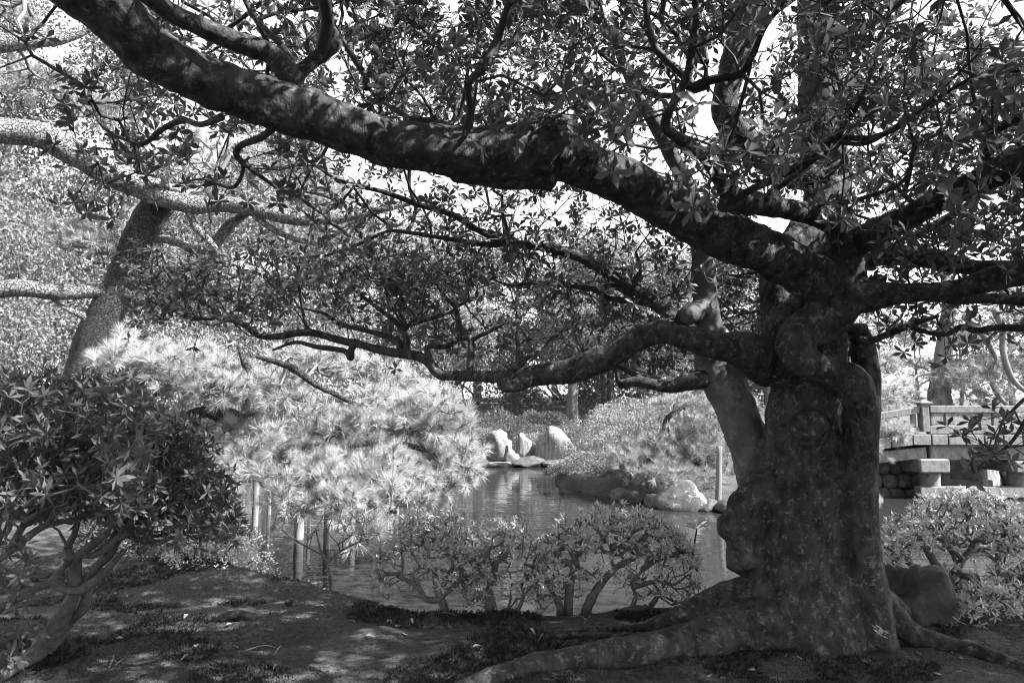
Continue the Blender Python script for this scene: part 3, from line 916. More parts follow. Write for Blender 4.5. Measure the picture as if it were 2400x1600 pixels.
gb = ground_xy(215, 1180); b = np.array([-7.0, 10.2, h1(-7.0, 10.2)])
pine('leaning_pine', b,
     [(np.array([b + [0, 0, -.1], at(330, 1050, 10.0), at(480, 965, 9.6), at(600, 1000, 9.4), at(625, 1050, 9.3), at(760, 1050, 9.2), at(900, 1035, 9.2), at(1020, 1060, 9.4)]), np.array([.16, .12, .085, .08, .07, .06, .045, .03])),
      [(480, 965, 9.6, 12), (560, 985, 9.5, 11), (640, 930, 9.5, 8), (760, 940, 9.6, 6), (900, 920, 9.8, 4)],
      [(560, 810, 9.2, 5), (575, 850, 9.2, 10), (590, 880, 9.25, 9), (620, 900, 9.3, 6), (640, 930, 9.4, 6)],
      [(600, 835, 9.0, 4), (680, 860, 9.0, 9), (740, 900, 9.0, 8), (800, 930, 9.1, 6), (860, 960, 9.2, 4)],
      [(840, 1130, 8.7, 9), (850, 1160, 8.6, 8), (880, 1190, 8.5, 6), (930, 1200, 8.5, 4)],
      [(330, 1050, 10, 10), (300, 960, 9.7, 9), (400, 900, 9.5, 7), (350, 850, 9.5, 5)],
      [(700, 1040, 9.2, 8), (720, 1120, 8.8, 5), (760, 1180, 8.4, 4), (830, 1210, 8.2, 3), (862, 1270, 8.1, 2)]],
     [pad(330, 860, 9.4, 110, 55, 60), pad(450, 900, 9.4, 120, 70, 80), pad(600, 930, 9.2, 130, 55, 75), pad(640, 1070, 8.9, 100, 40, 50), pad(560, 1010, 9.4, 70, 40, 26),
      pad(830, 1000, 9.2, 130, 70, 90), pad(990, 990, 9.4, 105, 65, 95), pad(1045, 1100, 9.4, 62, 62, 75), pad(880, 1110, 8.9, 110, 50, 70), pad(920, 910, 9.9, 70, 45, 40), pad(980, 1150, 9.2, 90, 40, 55),
      pad(740, 1185, 8.3, 120, 36, 40, 60), pad(680, 1130, 8.6, 130, 36, 50), pad(790, 1120, 8.6, 100, 40, 40), pad(850, 1240, 8.1, 40, 45, 10, 30), pad(740, 860, 9.6, 110, 40, 40), pad(420, 1000, 9.6, 120, 60, 50), pad(900, 1180, 8.4, 80, 30, 22)],
     'needle', 'low spreading pine with bright needle tufts leaning over the pond on wooden props', 21, needles=110, L=.165, bark='pinedark', w=1.15)

b = np.array([-8.9, 12.2, h1(-8.9, 12.2)])
pine('leaning_pine', b,
     [(np.array([b + [0, 0, -.1], at(170, 930, 11.9), at(204, 835, 11.8), at(244, 745, 11.7), at(292, 640, 11.6), at(322, 570, 11.5), at(346, 515, 11.4), at(385, 465, 11.3)]), np.array([.36, .30, .27, .29, .26, .27, .26, .24])),
      [(-160, 300, 9.6, 36), (-60, 300, 9.9, 35), (0, 304, 10.1, 32), (103, 320, 10.3, 31), (172, 358, 10.5, 32), (241, 398, 10.7, 32), (310, 428, 10.9, 32), (379, 456, 11.0, 31), (448, 478, 11.1, 24), (516, 478, 11.2, 20), (585, 486, 11.2, 19), (654, 504, 11.2, 18), (723, 512, 11.2, 18), (800, 508, 11.3, 16), (880, 492, 11.4, 12), (980, 470, 11.5, 7)],
      [(-160, 700, 10.6, 22), (0, 678, 10.9, 20), (52, 674, 11.0, 21), (138, 685, 11.2, 19), (207, 683, 11.4, 17), (300, 676, 11.6, 16)],
      [(-120, 110, 10.2, 26), (0, 102, 10.4, 24), (103, 92, 10.6, 19), (172, 80, 10.8, 14), (260, 40, 11, 8)],
      [(330, 560, 11.5, 14), (380, 560, 11.5, 10), (430, 575, 11.4, 9), (482, 602, 11.3, 8)],
      [(440, 488, 11.1, 10), (458, 530, 11.2, 9), (499, 575, 11.2, 8), (530, 623, 11.2, 7)],
      [(400, 632, 11.9, 17), (482, 604, 11.8, 15), (512, 562, 11.7, 14), (540, 525, 11.6, 13), (590, 490, 11.4, 10)],
      [(585, 492, 11.2, 8), (627, 530, 11.3, 8), (690, 560, 11.4, 7), (760, 575, 11.5, 4)],
      [(330, 440, 10.8, 12), (372, 428, 10.8, 10), (430, 455, 11, 8)],
      [(225, 780, 11.7, 14), (200, 745, 11.5, 9), (150, 720, 11.3, 5), (110, 690, 11.2, 3)],
      [(280, 780, 11.6, 10), (305, 800, 11.5, 8), (345, 780, 11.4, 7), (360, 745, 11.4, 5)]],
     [pad(215, 260, 11.0, 75, 40, 45), pad(200, 575, 11.2, 70, 35, 34), pad(60, 200, 11.4, 100, 40, 40), pad(560, 380, 12, 90, 40, 40), pad(700, 400, 12.5, 80, 40, 36), pad(760, 470, 11.6, 60, 25, 24), pad(330, 30, 11.6, 120, 40, 40),
      pad(0, 20, 11, 120, 40, 30), pad(850, 540, 11.8, 70, 40, 30), pad(650, 590, 11.8, 60, 25, 18), pad(450, 330, 11.8, 60, 30, 22), pad(-60, -160, 11.5, 200, 60, 40)],
     'needle2', 'old leaning pine with scaly trunk and long sunlit limbs behind the dark azalea', 22, needles=60, L=.17, bark='pinedark', bark2='pinebark', w=1.2)

b = np.array([4.35, 16.6, h1(4.35, 16.6)])
pine('clipped_pine', b,
     [(np.array([b + [0, 0, -.1], at(1600, 1120, 16.2), at(1570, 1050, 16), at(1560, 990, 15.9), at(1590, 960, 15.8), at(1640, 930, 15.9)]), np.array([.13, .11, .09, .07, .06, .04])),
      [(1600, 1110, 16.2, 6), (1680, 1060, 15.8, 5), (1730, 1040, 15.6, 3)],
      [(1575, 1060, 16, 6), (1510, 1090, 15.7, 5), (1460, 1090, 15.6, 3)]],
     [pad(1580, 1060, 15.8, 90, 40, 75), pad(1640, 1000, 15.8, 100, 36, 80), pad(1520, 1110, 15.3, 80, 36, 60), pad(1600, 1130, 15.2, 90, 30, 60), pad(1600, 950, 16, 70, 24, 40), pad(1710, 960, 16, 70, 30, 40), pad(1690, 1070, 15.5, 60, 30, 36), pad(1470, 1080, 15.7, 46, 28, 26)],
     'needle2', 'bushy clipped pine on the peninsula beside the wooden post', 23, needles=55, L=.19, w=1.3)

b = np.array([8.0, 17.4, h1(8.0, 17.4)])
pine('bridge_pine', b,
     [(np.array([b + [0, 0, -.1], at(2020, 1040, 17.2), at(2040, 960, 17.1), at(2060, 880, 17.2)]), np.array([.12, .09, .07, .03])),
      [(2030, 1010, 17.2, 6), (2080, 1000, 16.6, 4), (2110, 1020, 16.2, 3)]],
     [pad(2070, 930, 17, 70, 40, 70), pad(2050, 1010, 16.6, 60, 40, 60), pad(2105, 1015, 16.0, 34, 26, 26), pad(2040, 1060, 16.0, 30, 34, 24), pad(2080, 860, 17.6, 60, 30, 34), pad(1960, 960, 17, 60, 60, 30), pad(1930, 1040, 16.6, 60, 40, 20)],
     'needle', 'bright bushy pine growing against the end of the stone bridge', 24, needles=55, L=.17, w=1.3)

bx = at(2203, 980, 26.0); b = np.array([bx[0], 26.0, h1(bx[0], 26.0)])
pine('tall_pine', b,
     [(np.array([b + [0, 0, -.1], at(2203, 950, 26), at(2206, 880, 26), at(2216, 790, 26), at(2222, 720, 26), at(2215, 600, 26)]), np.array([.5, .42, .33, .28, .24, .15])),
      [(2206, 862, 26, 9), (2260, 850, 25.6, 8), (2310, 870, 25.2, 7), (2336, 920, 24.6, 6), (2360, 950, 24.2, 4)],
      [(2210, 870, 26, 6), (2150, 880, 25.6, 3), (2130, 900, 25.3, 3), (2060, 905, 25, 2)],
      [(2330, 725, 24, 8), (2350, 770, 24, 8), (2352, 830, 24, 7), (2375, 890, 24, 6), (2420, 930, 24, 5)],
      [(2260, 740, 24.5, 9), (2300, 780, 24.5, 8), (2330, 830, 24.6, 6), (2345, 870, 24.6, 4)]],
     [pad(2280, 890, 25, 90, 40, 80), pad(2380, 860, 25, 80, 50, 80), pad(2130, 930, 26, 70, 26, 40), pad(2330, 930, 25, 90, 26, 60), pad(2290, 800, 25.5, 60, 30, 40), pad(2400, 760, 25, 60, 40, 40), pad(2120, 850, 26.5, 40, 18, 14), pad(2230, 700, 26, 90, 30, 50), pad(2130, 780, 26.5, 40, 20, 12)],
     'needle2', 'tall pine with stout rough trunk standing beyond the stone bridge', 25, needles=45, L=.26, twig_r=.008, bark='bgbark', w=1.5)

# ------------------------------------------------------------------ azaleas with bare gnarled stems
def azalea(name, base, stems, T, leafsz, mat_leaf, label, seed, group=None, rmin=.0022, sub=3, ros=(5, 8), big=0, step=.07, wob=.22, cat='shrub', bark='azbark'):
    r = rng_(seed)
    root = thing(name, base, label, cat, group)
    P0, PL = [], []
    for k, pts in enumerate(stems):
        P, R = pts if isinstance(pts, tuple) else line(pts)
        mbb = MB()
        C, rr = add_tube(mbb, P, R, sides=9, rough=.16, seed=seed + k)
        put('stem', mbb, M[bark], root)
        s = np.concatenate([[0], np.cumsum(np.linalg.norm(np.diff(C, axis=0), axis=1))])
        keep = s > s[-1] * .3
        P0.append(C[keep]); PL.append(s[keep])
    X, par, tips, n0 = grow(np.vstack(P0), np.concatenate(PL), T, step, wob, .4, r)
    rd = pipe_radii(X, par, tips, n0, rmin, 2.0, .022)
    mb = MB()
    net_mesh(mb, X, par, rd, n0, 6)
    tp = np.repeat(X[tips], sub, 0); td = np.repeat(unit(X[tips] - X[par[tips]]), sub, 0)
    d = unit(td * .5 + r.normal(0, .7, td.shape) + [0, 0, .45])
    E = tp + d * (leafsz * r.uniform(.4, 1.6, len(tp)))[:, None]
    segs(mb, tp, E, np.full(len(tp), rmin * .8), np.full(len(tp), rmin * .6), 3)
    put('branches', mb, M[bark], root, kind='stuff')
    LP, LD, LN = rosette(r, E, d, ros[0], ros[1], .5, .45)
    LS = leafsz * r.uniform(.7, 1.2, len(LP))
    FM = frames(LD, LN)
    mask = np.ones(len(LP), bool)
    if big:
        px, py, pz = project(LP)
        inf = (px > 0) & (px < 2400) & (py > 0) & (py < 1600)
        sel = np.argsort(-np.where(inf, LS / pz, -1))[:big]
        mask[sel] = False
        me = mesh_from('leaf', LEAF_MID[0] * [.8, 1, 1], LEAF_MID[1]); me.materials.append(mat_leaf)
        bl = wloc(root)
        for i in sel:
            o = bpy.data.objects.new('leaf', me); COL.objects.link(o); o.parent = root
            o.matrix_basis = Matrix.Translation(LP[i] - bl) @ Matrix(FM[i].tolist()).to_4x4() @ Matrix.Scale(float(LS[i]), 4)
    mb = MB()
    inst(mb, LEAF_AZ[0], LEAF_AZ[1], FM[mask], LP[mask], LS[mask])
    put('foliage', mb, mat_leaf, root, kind='stuff')
    return root

def region(r, boxes):
    T = []
    for a, b, c, d, e, f, n in boxes:
        U = r.random((n, 3))
        T.append(np.array([at(a + (b - a) * u, c + (d - c) * v_, e + (f - e) * w_) for u, v_, w_ in U]))
    return np.vstack(T)

def dome(r, px0, px1, top, low, d0, d1, n):
    """twig ends under a dome-shaped skin"""
    u = r.random(n) * 2 - 1; w_ = r.random(n) * 2 - 1
    hh = np.sqrt(np.clip(1 - .8 * u * u - .5 * w_ * w_, .05, 1))
    v_ = low + (top - low) * hh * (1 - .45 * r.random(n) ** 2)
    return np.array([at((px0 + px1) / 2 + (px1 - px0) / 2 * a, b, (d0 + d1) / 2 + (d1 - d0) / 2 * c) for a, b, c in zip(u, v_, w_)])

def foot(px, py, d):
    p = at(px, py, d); p[2] = h1(p[0], p[1]); return p

SA = [[(1050, 1475, 5.0, 10), (1048, 1449, 5.0, 10), (1034, 1404, 5.0, 9), (1022, 1363, 5.02, 8), (1018, 1330, 5.05, 6)],
      [(1034, 1404, 5.0, 8), (1000, 1404, 4.95, 7), (982, 1377, 4.92, 6), (962, 1363, 4.95, 5), (934, 1349, 5.0, 4)],
      [(1036, 1395, 5.0, 7), (1075, 1366, 4.95, 6), (1113, 1332, 4.95, 5), (1100, 1300, 5.0, 4), (1093, 1280, 5.0, 3)],
      [(1030, 1388, 5.0, 6), (1062, 1322, 5.1, 5), (1040, 1290, 5.15, 4), (1020, 1267, 5.2, 3)]]
r = rng_(31)
azalea('azalea_shrub', foot(1050, 1470, 5.0), SA, np.vstack([dome(r, 880, 1150, 1206, 1400, 4.75, 5.5, 170), dome(r, 900, 1130, 1330, 1430, 4.8, 5.2, 26)]), .045, M['azmid'],
       'gnarled azalea with open crooked stems next to the dark moss clump', 31, 'azaleas along the pond bank', rmin=.0036, wob=.3)
SB = [[(1172, 1480, 5.02, 11), (1166, 1459, 5.0, 11), (1148, 1425, 5.0, 9), (1144, 1387, 5.0, 7), (1160, 1335, 5.0, 7), (1166, 1315, 5.02, 6), (1189, 1291, 5.05, 5), (1180, 1256, 5.1, 3)],
      [(1160, 1440, 5.0, 8), (1131, 1408, 4.95, 7), (1112, 1406, 4.93, 5), (1100, 1415, 4.92, 4)],
      [(1168, 1440, 5.0, 6), (1185, 1430, 4.95, 6), (1213, 1428, 4.93, 5), (1229, 1391, 4.95, 3)]]
azalea('azalea_shrub', foot(1170, 1475, 5.02), SB, np.vstack([dome(r, 1060, 1290, 1218, 1400, 4.8, 5.5, 110), dome(r, 1080, 1280, 1340, 1450, 4.8, 5.2, 26)]), .043, M['azleaf'],
       'single-stemmed azalea with one arm hooked downward on the pond bank', 32, 'azaleas along the pond bank', rmin=.0036, wob=.3)
SCC = [[(1334, 1480, 5.02, 13), (1332, 1453, 5.0, 12), (1334, 1387, 5.02, 10), (1344, 1329, 5.05, 8), (1306, 1301, 5.1, 6), (1282, 1253, 5.15, 4)],
       [(1318, 1480, 5.0, 9), (1313, 1450, 4.98, 9), (1311, 1418, 4.97, 8), (1289, 1373, 4.97, 6), (1265, 1335, 5.0, 5), (1232, 1322, 5.0, 3)],
       [(1372, 1480, 5.05, 14), (1372, 1449, 5.02, 13), (1382, 1411, 5.0, 11), (1406, 1370, 5.0, 9), (1437, 1335, 5.05, 7), (1465, 1318, 5.1, 6), (1516, 1294, 5.15, 4)],
       [(1425, 1470, 5.05, 9), (1440, 1446, 5.02, 9), (1475, 1428, 5.0, 8), (1523, 1420, 5.0, 7), (1547, 1384, 5.05, 5), (1570, 1340, 5.1, 3)],
       [(1480, 1425, 5.0, 6), (1489, 1400, 5.0, 5), (1486, 1363, 5.02, 4), (1510, 1330, 5.05, 3)],
       [(1440, 1330, 5.05, 6), (1432, 1300, 5.1, 5), (1445, 1265, 5.15, 4), (1430, 1235, 5.2, 3)],
       [(1340, 1345, 5.05, 5), (1352, 1300, 5.1, 4), (1345, 1250, 5.2, 3)]]
azalea('azalea_shrub', foot(1360, 1475, 5.03), SCC, np.vstack([dome(r, 1230, 1640, 1192, 1420, 4.75, 5.7, 310), dome(r, 1250, 1620, 1330, 1450, 4.8, 5.4, 70)]), .043, M['azleaf'],
       'wide domed azalea with several thick pale stems left of the great trunk', 33, 'azaleas along the pond bank', rmin=.0036, wob=.3)
b = foot(2230, 1400, 5.6)
SR = [[(2232, 1450, 5.6, 13), (2215, 1380, 5.55, 11), (2196, 1330, 5.5, 10), (2170, 1285, 5.5, 7), (2150, 1250, 5.5, 5)],
      [(2215, 1385, 5.55, 9), (2250, 1320, 5.5, 8), (2300, 1260, 5.5, 6), (2330, 1230, 5.5, 4)],
      [(2370, 1450, 5.5, 11), (2361, 1394, 5.45, 9), (2344, 1356, 5.45, 8), (2340, 1290, 5.5, 6), (2360, 1240, 5.5, 4)],
      [(2350, 1370, 5.45, 7), (2400, 1320, 5.4, 6), (2440, 1270, 5.4, 5)],
      [(2225, 1400, 5.6, 7), (2120, 1310, 5.6, 6), (2075, 1280, 5.65, 4)]]
azalea('azalea_shrub', b, SR, np.vstack([dome(r, 2040, 2480, 1155, 1420, 5.1, 6.4, 520), dome(r, 2120, 2480, 1330, 1440, 5.1, 5.8, 80), dome(r, 2230, 2480, 1370, 1500, 4.6, 5.2, 90)]), .046, M['azleaf'],
       'tangled azalea thicket behind the root boulder below the stone bridge', 34, 'azaleas along the pond bank', rmin=.0036, wob=.3)
LZ = [[(90, 1540, 4.25, 30), (114, 1495, 4.25, 26), (148, 1439, 4.2, 18), (172, 1391, 4.15, 13), (179, 1318, 4.1, 12), (193, 1294, 4.05, 11), (255, 1246, 4.0, 8), (300, 1200, 3.95, 5)],
      [(130, 1500, 4.3, 18), (160, 1455, 4.3, 14), (196, 1422, 4.25, 12), (207, 1370, 4.2, 11), (225, 1330, 4.15, 11), (255, 1300, 4.1, 10), (293, 1239, 4.0, 8), (340, 1190, 3.9, 5)],
      [(-20, 1440, 4.0, 11), (34, 1404, 4.05, 10), (114, 1366, 4.1, 10), (152, 1380, 4.1, 10), (193, 1380, 4.1, 11), (245, 1340, 4.1, 8), (290, 1290, 4.05, 6)],
      [(116, 1366, 4.1, 8), (155, 1322, 4.08, 7), (165, 1304, 4.05, 7), (220, 1301, 4.05, 7), (260, 1280, 4.0, 5)],
      [(-40, 1600, 3.6, 20), (20, 1565, 3.8, 18), (86, 1530, 4.1, 20)],
      [(-30, 1330, 3.7, 9), (34, 1284, 3.7, 8), (96, 1236, 3.7, 8), (165, 1218, 3.75, 6), (240, 1200, 3.8, 4)],
      [(20, 1290, 3.7, 8), (62, 1222, 3.65, 8), (107, 1191, 3.6, 7), (117, 1129, 3.6, 6), (110, 1060, 3.6, 4)],
      [(-60, 1420, 3.4, 12), (-20, 1300, 3.3, 11), (20, 1200, 3.2, 9), (60, 1080, 3.2, 7), (90, 1000, 3.2, 4)]]
r = rng_(35)
TL = np.vstack([region(r, [(-150, 330, 920, 1230, 2.7, 4.3, 300), (0, 330, 900, 1050, 3.4, 4.6, 170), (250, 540, 1120, 1270, 3.6, 4.3, 130), (280, 480, 1000, 1180, 3.8, 4.6, 130), (40, 350, 1000, 1200, 3.0, 4.0, 160), (-60, 60, 1200, 1420, 2.8, 3.4, 14), (0, 90, 1480, 1560, 3.4, 3.7, 6)])])
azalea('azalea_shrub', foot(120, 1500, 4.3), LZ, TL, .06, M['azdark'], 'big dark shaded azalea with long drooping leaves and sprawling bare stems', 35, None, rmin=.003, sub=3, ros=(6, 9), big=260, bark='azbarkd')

# paler azalea and low bushes on the bank behind it
def leafy_dome(name, cx, cy, rx, ry, h, n, leafsz, mat_leaf, label, seed, group=None, z=None, lump=.18, stems=5, cat='shrub', fill=.25):
    r = rng_(seed)
    z0 = h1(cx, cy) if z is None else z
    base = np.array([cx, cy, z0])
    root = thing(name, base, label, cat, group)
    q = sphere_pts(r, n)
    q[:, 2] = np.abs(q[:, 2]) * 1.0 - .12
    lum = 1 + lump * noise3(q * 1.0 + seed, 3.0, seed) + lump * .7 * noise3(q, 7.0, seed + 1)
    sc_ = (1 - fill * r.random(n) ** 2) * lum
    P = base + [0, 0, h * .12] + q * sc_[:, None] * [rx, ry, h * .9]
    D = unit(q + r.normal(0, .6, q.shape) + [0, 0, .2])
    N = unit(q * .5 + r.normal(0, .6, q.shape) + [0, 0, .7])
    mb = MB()
    inst(mb, LEAF_LOW[0] * [1.2, 1, 1], LEAF_LOW[1], frames(D, N), P, leafsz * r.uniform(.7, 1.3, n))
    put('foliage', mb, mat_leaf, root, kind='stuff')
    mb = MB()
    for k in range(stems):
        a = r.random() * 6.28; e = q[r.integers(n)] * [rx, ry, h] * .75
        e[2] = abs(e[2]) + h * .3
        s = np.array([math.cos(a), math.sin(a), 0]) * .1 * rx
        mid = e * .5 + r.normal(0, .1, 3) * rx
        mid[2] = abs(mid[2])
        add_tube(mb, np.array([base + s - [0, 0, .08], base + s * 2 + mid * .5, base + mid, base + e]), np.array([.03, .026, .02, .008]) * (.5 + h * .5), sides=6, rough=.15, seed=k)
    put('stems', mb, M['azbark'], root, kind='stuff')
    return root

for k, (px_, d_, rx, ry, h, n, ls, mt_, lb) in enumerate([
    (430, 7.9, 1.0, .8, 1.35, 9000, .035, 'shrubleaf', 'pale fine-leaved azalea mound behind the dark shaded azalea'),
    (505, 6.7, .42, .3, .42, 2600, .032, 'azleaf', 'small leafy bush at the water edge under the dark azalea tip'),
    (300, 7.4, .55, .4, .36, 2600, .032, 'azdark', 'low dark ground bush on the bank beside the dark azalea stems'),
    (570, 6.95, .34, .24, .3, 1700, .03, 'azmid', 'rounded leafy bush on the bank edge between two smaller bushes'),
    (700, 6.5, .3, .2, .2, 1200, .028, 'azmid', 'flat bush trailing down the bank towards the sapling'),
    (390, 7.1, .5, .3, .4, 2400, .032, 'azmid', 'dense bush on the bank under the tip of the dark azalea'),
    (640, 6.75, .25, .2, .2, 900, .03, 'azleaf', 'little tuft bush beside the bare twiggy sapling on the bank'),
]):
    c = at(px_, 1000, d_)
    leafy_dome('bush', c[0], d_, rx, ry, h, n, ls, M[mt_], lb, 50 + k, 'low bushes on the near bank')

# bare twiggy sapling leaning over the water
r = rng_(61)
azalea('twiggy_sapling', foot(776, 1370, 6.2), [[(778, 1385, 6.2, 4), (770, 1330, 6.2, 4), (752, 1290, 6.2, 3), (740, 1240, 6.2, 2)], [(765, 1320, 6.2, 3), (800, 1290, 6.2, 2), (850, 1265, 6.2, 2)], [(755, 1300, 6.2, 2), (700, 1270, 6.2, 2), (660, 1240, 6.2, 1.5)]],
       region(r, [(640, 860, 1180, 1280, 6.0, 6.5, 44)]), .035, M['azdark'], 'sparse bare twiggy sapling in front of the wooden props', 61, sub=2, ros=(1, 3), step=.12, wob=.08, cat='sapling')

# young seedling with a leaf rosette
b = foot(1612, 1405, 5.2)
sd = thing('seedling', b, 'young seedling with one thin stem and large pale leaves left of the great trunk', 'seedling')
P, R = line([(1613, 1425, 5.2, 3.2), (1615, 1400, 5.2, 3), (1621, 1318, 5.2, 2.5), (1633, 1240, 5.2, 2)])
mb = MB(); C, _ = add_tube(mb, P, R, sides=6); put('stem', mb, M['twig'], sd)
r = rng_(62)
LP, LD, LN = rosette(r, np.array([C[-1], C[-1] + [0, 0, .02], C[-1] + [0, 0, .05]]), np.array([[0, 0, 1.]] * 3), 5, 6, .2, .3)
me = mesh_from('leaf', LEAF_OBOV[0], LEAF_OBOV[1]); me.materials.append(M['azleaf'])
for p_, f_ in zip(LP, frames(LD, LN)):
    o = bpy.data.objects.new('leaf', me); COL.objects.link(o); o.parent = sd
    o.matrix_basis = Matrix.Translation(p_ - b) @ Matrix(f_.tolist()).to_4x4() @ Matrix.Scale(float(r.uniform(.1, .14)), 4)

# sprout among the right-hand roots
b = foot(2085, 1500, 4.2)
sd = thing('sprout', b, 'little leafy sprout at the foot of the great trunk among the roots', 'seedling')
mb = MB()
r = rng_(63)
me = mesh_from('leaf', LEAF_MID[0], LEAF_MID[1]); me.materials.append(M['azleaf'])
for k in range(4):
    e = b + [r.uniform(-.12, .2), r.uniform(-.1, .1), r.uniform(.06, .16)]
    C, _ = add_tube(mb, np.array([b - [0, 0, .02], (b + e) / 2 + [0, 0, .03], e]), np.array([.003, .0025, .0015]), sides=5)
    LP, LD, LN = rosette(r, C[[-1, -3]], np.array([[.2, 0, 1.]] * 2), 2, 3, .3, .3)
    for p_, f_ in zip(LP, frames(LD, LN)):
        o = bpy.data.objects.new('leaf', me); COL.objects.link(o); o.parent = sd
        o.matrix_basis = Matrix.Translation(p_ - b) @ Matrix(f_.tolist()).to_4x4() @ Matrix.Scale(float(r.uniform(.04, .06)), 4)
put('stem', mb, M['twig'], sd)

# ------------------------------------------------------------------ rocks
def rock(name, c, size, seed, mat_, label, group=None, flat=0.0, cuts=7, rot=0.0, sub=4, cat='rock', rough=.1, box=1.0):
    bm = bmesh.new()
    bmesh.ops.create_icosphere(bm, subdivisions=sub, radius=1.0)
    V = np.array([v_.co[:] for v_ in bm.verts]); F = np.array([[v_.index for v_ in f.verts] for f in bm.faces])
    bm.free()
    V = np.sign(V) * np.abs(V) ** box
    V /= np.abs(V).max()
    r = rng_(seed)
    for k in range(cuts):
        n = unit(r.normal(size=3)); off = r.uniform(.55, .85)
        d = V @ n - off
        V = V - np.outer(np.maximum(d, 0) * .9, n)
    N = unit(V)
    V = V + N * (rough * 1.4 * noise3(V, 1.7, seed) + rough * .8 * noise3(V, 4.2, seed + 1) + rough * .35 * noise3(V, 11, seed + 2))[:, None]
    V = V * np.asarray(size)
    if flat: V[:, 2] = np.minimum(V[:, 2], size[2] * flat + .05 * V[:, 2])
    ca, sa = math.cos(rot), math.sin(rot)
    V = V @ np.array([[ca, sa, 0], [-sa, ca, 0], [0, 0, 1]])
    o = put(name, (V + c, [F]), mat_, loc=c)
    return tag(o, label, cat, group)

c = at(2118, 1395, 4.95); c[2] = .04
rock('root_boulder', c, (.33, .28, .36), 71, M['stonedark'], 'rounded dark boulder nestled against the right side of the great trunk', cat='boulder', rough=.2, cuts=3)
c = at(480, 1290, 7.0)
rock('bank_rock', [c[0] - .5, 7.0, -.08], (.34, .2, .16), 72, M['stonedark'], 'low dark rock on the bank under the dark azalea', cat='rock')
# peninsula shore stones
def shore(px, pyb, w, h, seed, mat_, label, group=None, dz=0, flat=0, depth=None):
    x, y = ground_xy(px, pyb, WATER_Z)
    m_ = pxm(y)
    x = (px - 1200) / 1600 * y * 1.0
    return rock('shore_stone', [x, y, WATER_Z + h * m_ * .35 + dz], (w * m_ * 1.2, w * m_ * .9, h * m_ * 1.05), seed, mat_, label, group, flat, sub=3)
G1 = 'stones along the peninsula shore'
shore(1590, 1192, 50, 54, 73, M['lichenstone'], 'large pale boulder with white lichen top beside the wooden post', G1)
shore(1455, 1168, 26, 18, 74, M['stone'], 'smooth flat-topped stone at the left end of the peninsula stones', G1)
shore(1415, 1160, 24, 14, 75, M['stonedark'], 'low dark slab touching the smooth flat-topped shore stone', G1)
shore(1495, 1180, 24, 26, 76, M['stonedark'], 'rough mossy stone between the flat stone and the pale boulder', G1)
shore(1530, 1186, 22, 22, 77, M['stone'], 'small rounded pale-topped stone left of the lichen boulder', G1)
shore(1556, 1190, 16, 20, 78, M['stone'], 'little upright stone touching the lichen boulder', G1)
shore(1650, 1196, 28, 20, 79, M['stonedark'], 'dark low stone at the foot of the wooden post', G1)
shore(1700, 1200, 34, 22, 80, M['stonedark'], 'dark stone behind the leaning stem at the peninsula edge', G1)
shore(1370, 1150, 22, 12, 84, M['stonedark'], 'half-sunken dark stone at the peninsula tip', G1)
# far shore stones
G2 = 'standing and flat stones on the far shore'
def farstone(px, top, bot, hw, seed, mat_, label, d=25.2, flat=0, thick=.7, cuts=7):
    p = at(px, (top + bot) / 2, d)
    m_ = pxm(d)
    return rock('standing_stone', p, (hw * m_ * 1.3, hw * m_ * thick * 1.3, (bot - top) / 2 * m_ * 1.3), seed, mat_, label, G2, flat, cuts=cuts, sub=4, box=.6)
farstone(1304, 1000, 1094, 38, 81, M['standstone'], 'tall streaked standing stone on the far shore', 25.6, flat=.8, cuts=9)
farstone(1172, 1022, 1088, 27, 82, M['stone'], 'rounded bright boulder on the far shore', 25.5)
farstone(1195, 1050, 1090, 17, 83, M['stone'], 'small bright stone against the rounded boulder on the far shore', 25.3)
farstone(1226, 1026, 1080, 16, 85, M['standstone'], 'pointed narrow stone between boulder and standing stone', 25.9)
farstone(1168, 1080, 1098, 30, 86, M['stone'], 'long flat stone lying at the water line under the bright boulder', 25.0, flat=.5)
farstone(1240, 1072, 1096, 36, 87, M['stonedark'], 'low dark humped stone at the water line', 25.1)
farstone(1312, 1082, 1098, 32, 88, M['stone'], 'flat pale ledge stone at the foot of the standing stone', 25.0, flat=.5)
farstone(1375, 1054, 1096, 40, 89, M['stone'], 'broad smooth revetment block right of the standing stone', 26.0, flat=.6)
farstone(1112, 1064, 1096, 30, 90, M['stonedark'], 'dark shore stone beside the bright pine edge', 25.2)
farstone(575, 1075, 1130, 46, 91, M['stone'], 'bright rock on the far bank behind the leaning wooden prop', 22.0, flat=.6)
farstone(640, 1085, 1130, 34, 92, M['stone'], 'pale rock half hidden by pine tufts on the far bank', 22.0)

# ------------------------------------------------------------------ wooden props
def post(px0, py0, px1, py1, hw, label, group, cut=True):
    x, y = ground_xy(px1, py1, WATER_Z)
    top = at(px0, py0, y)
    bot = np.array([x, y, WATER_Z])
    ax = unit(top - bot)
    bot = bot - ax * .45
    o = MB()
    V, F, C, rr = tube(np.array([bot, (bot + top) / 2, top]), np.array([1.05, 1.0, .95]) * hw * pxm(y), n=14, sides=12, rough=.05, seed=int(px0))
    V[-1] = C[-1]
    o.add(V, *F)
    ob = put('wooden_post', o, M['wood'], loc=[bot[0], bot[1], bot[2]])
    return tag(ob, label, 'post', group)
G3 = 'wooden props standing in the pond under the pine'
post(537, 985, 519, 1256, 12, 'tall thick wooden prop at the edge of the dark azalea', G3)
post(602, 1100, 597, 1232, 7.5, 'slim pale wooden prop in front of the bright far rock', G3)
post(633, 1100, 630, 1205, 4.5, 'very thin wooden prop beside the slim pale one', G3)
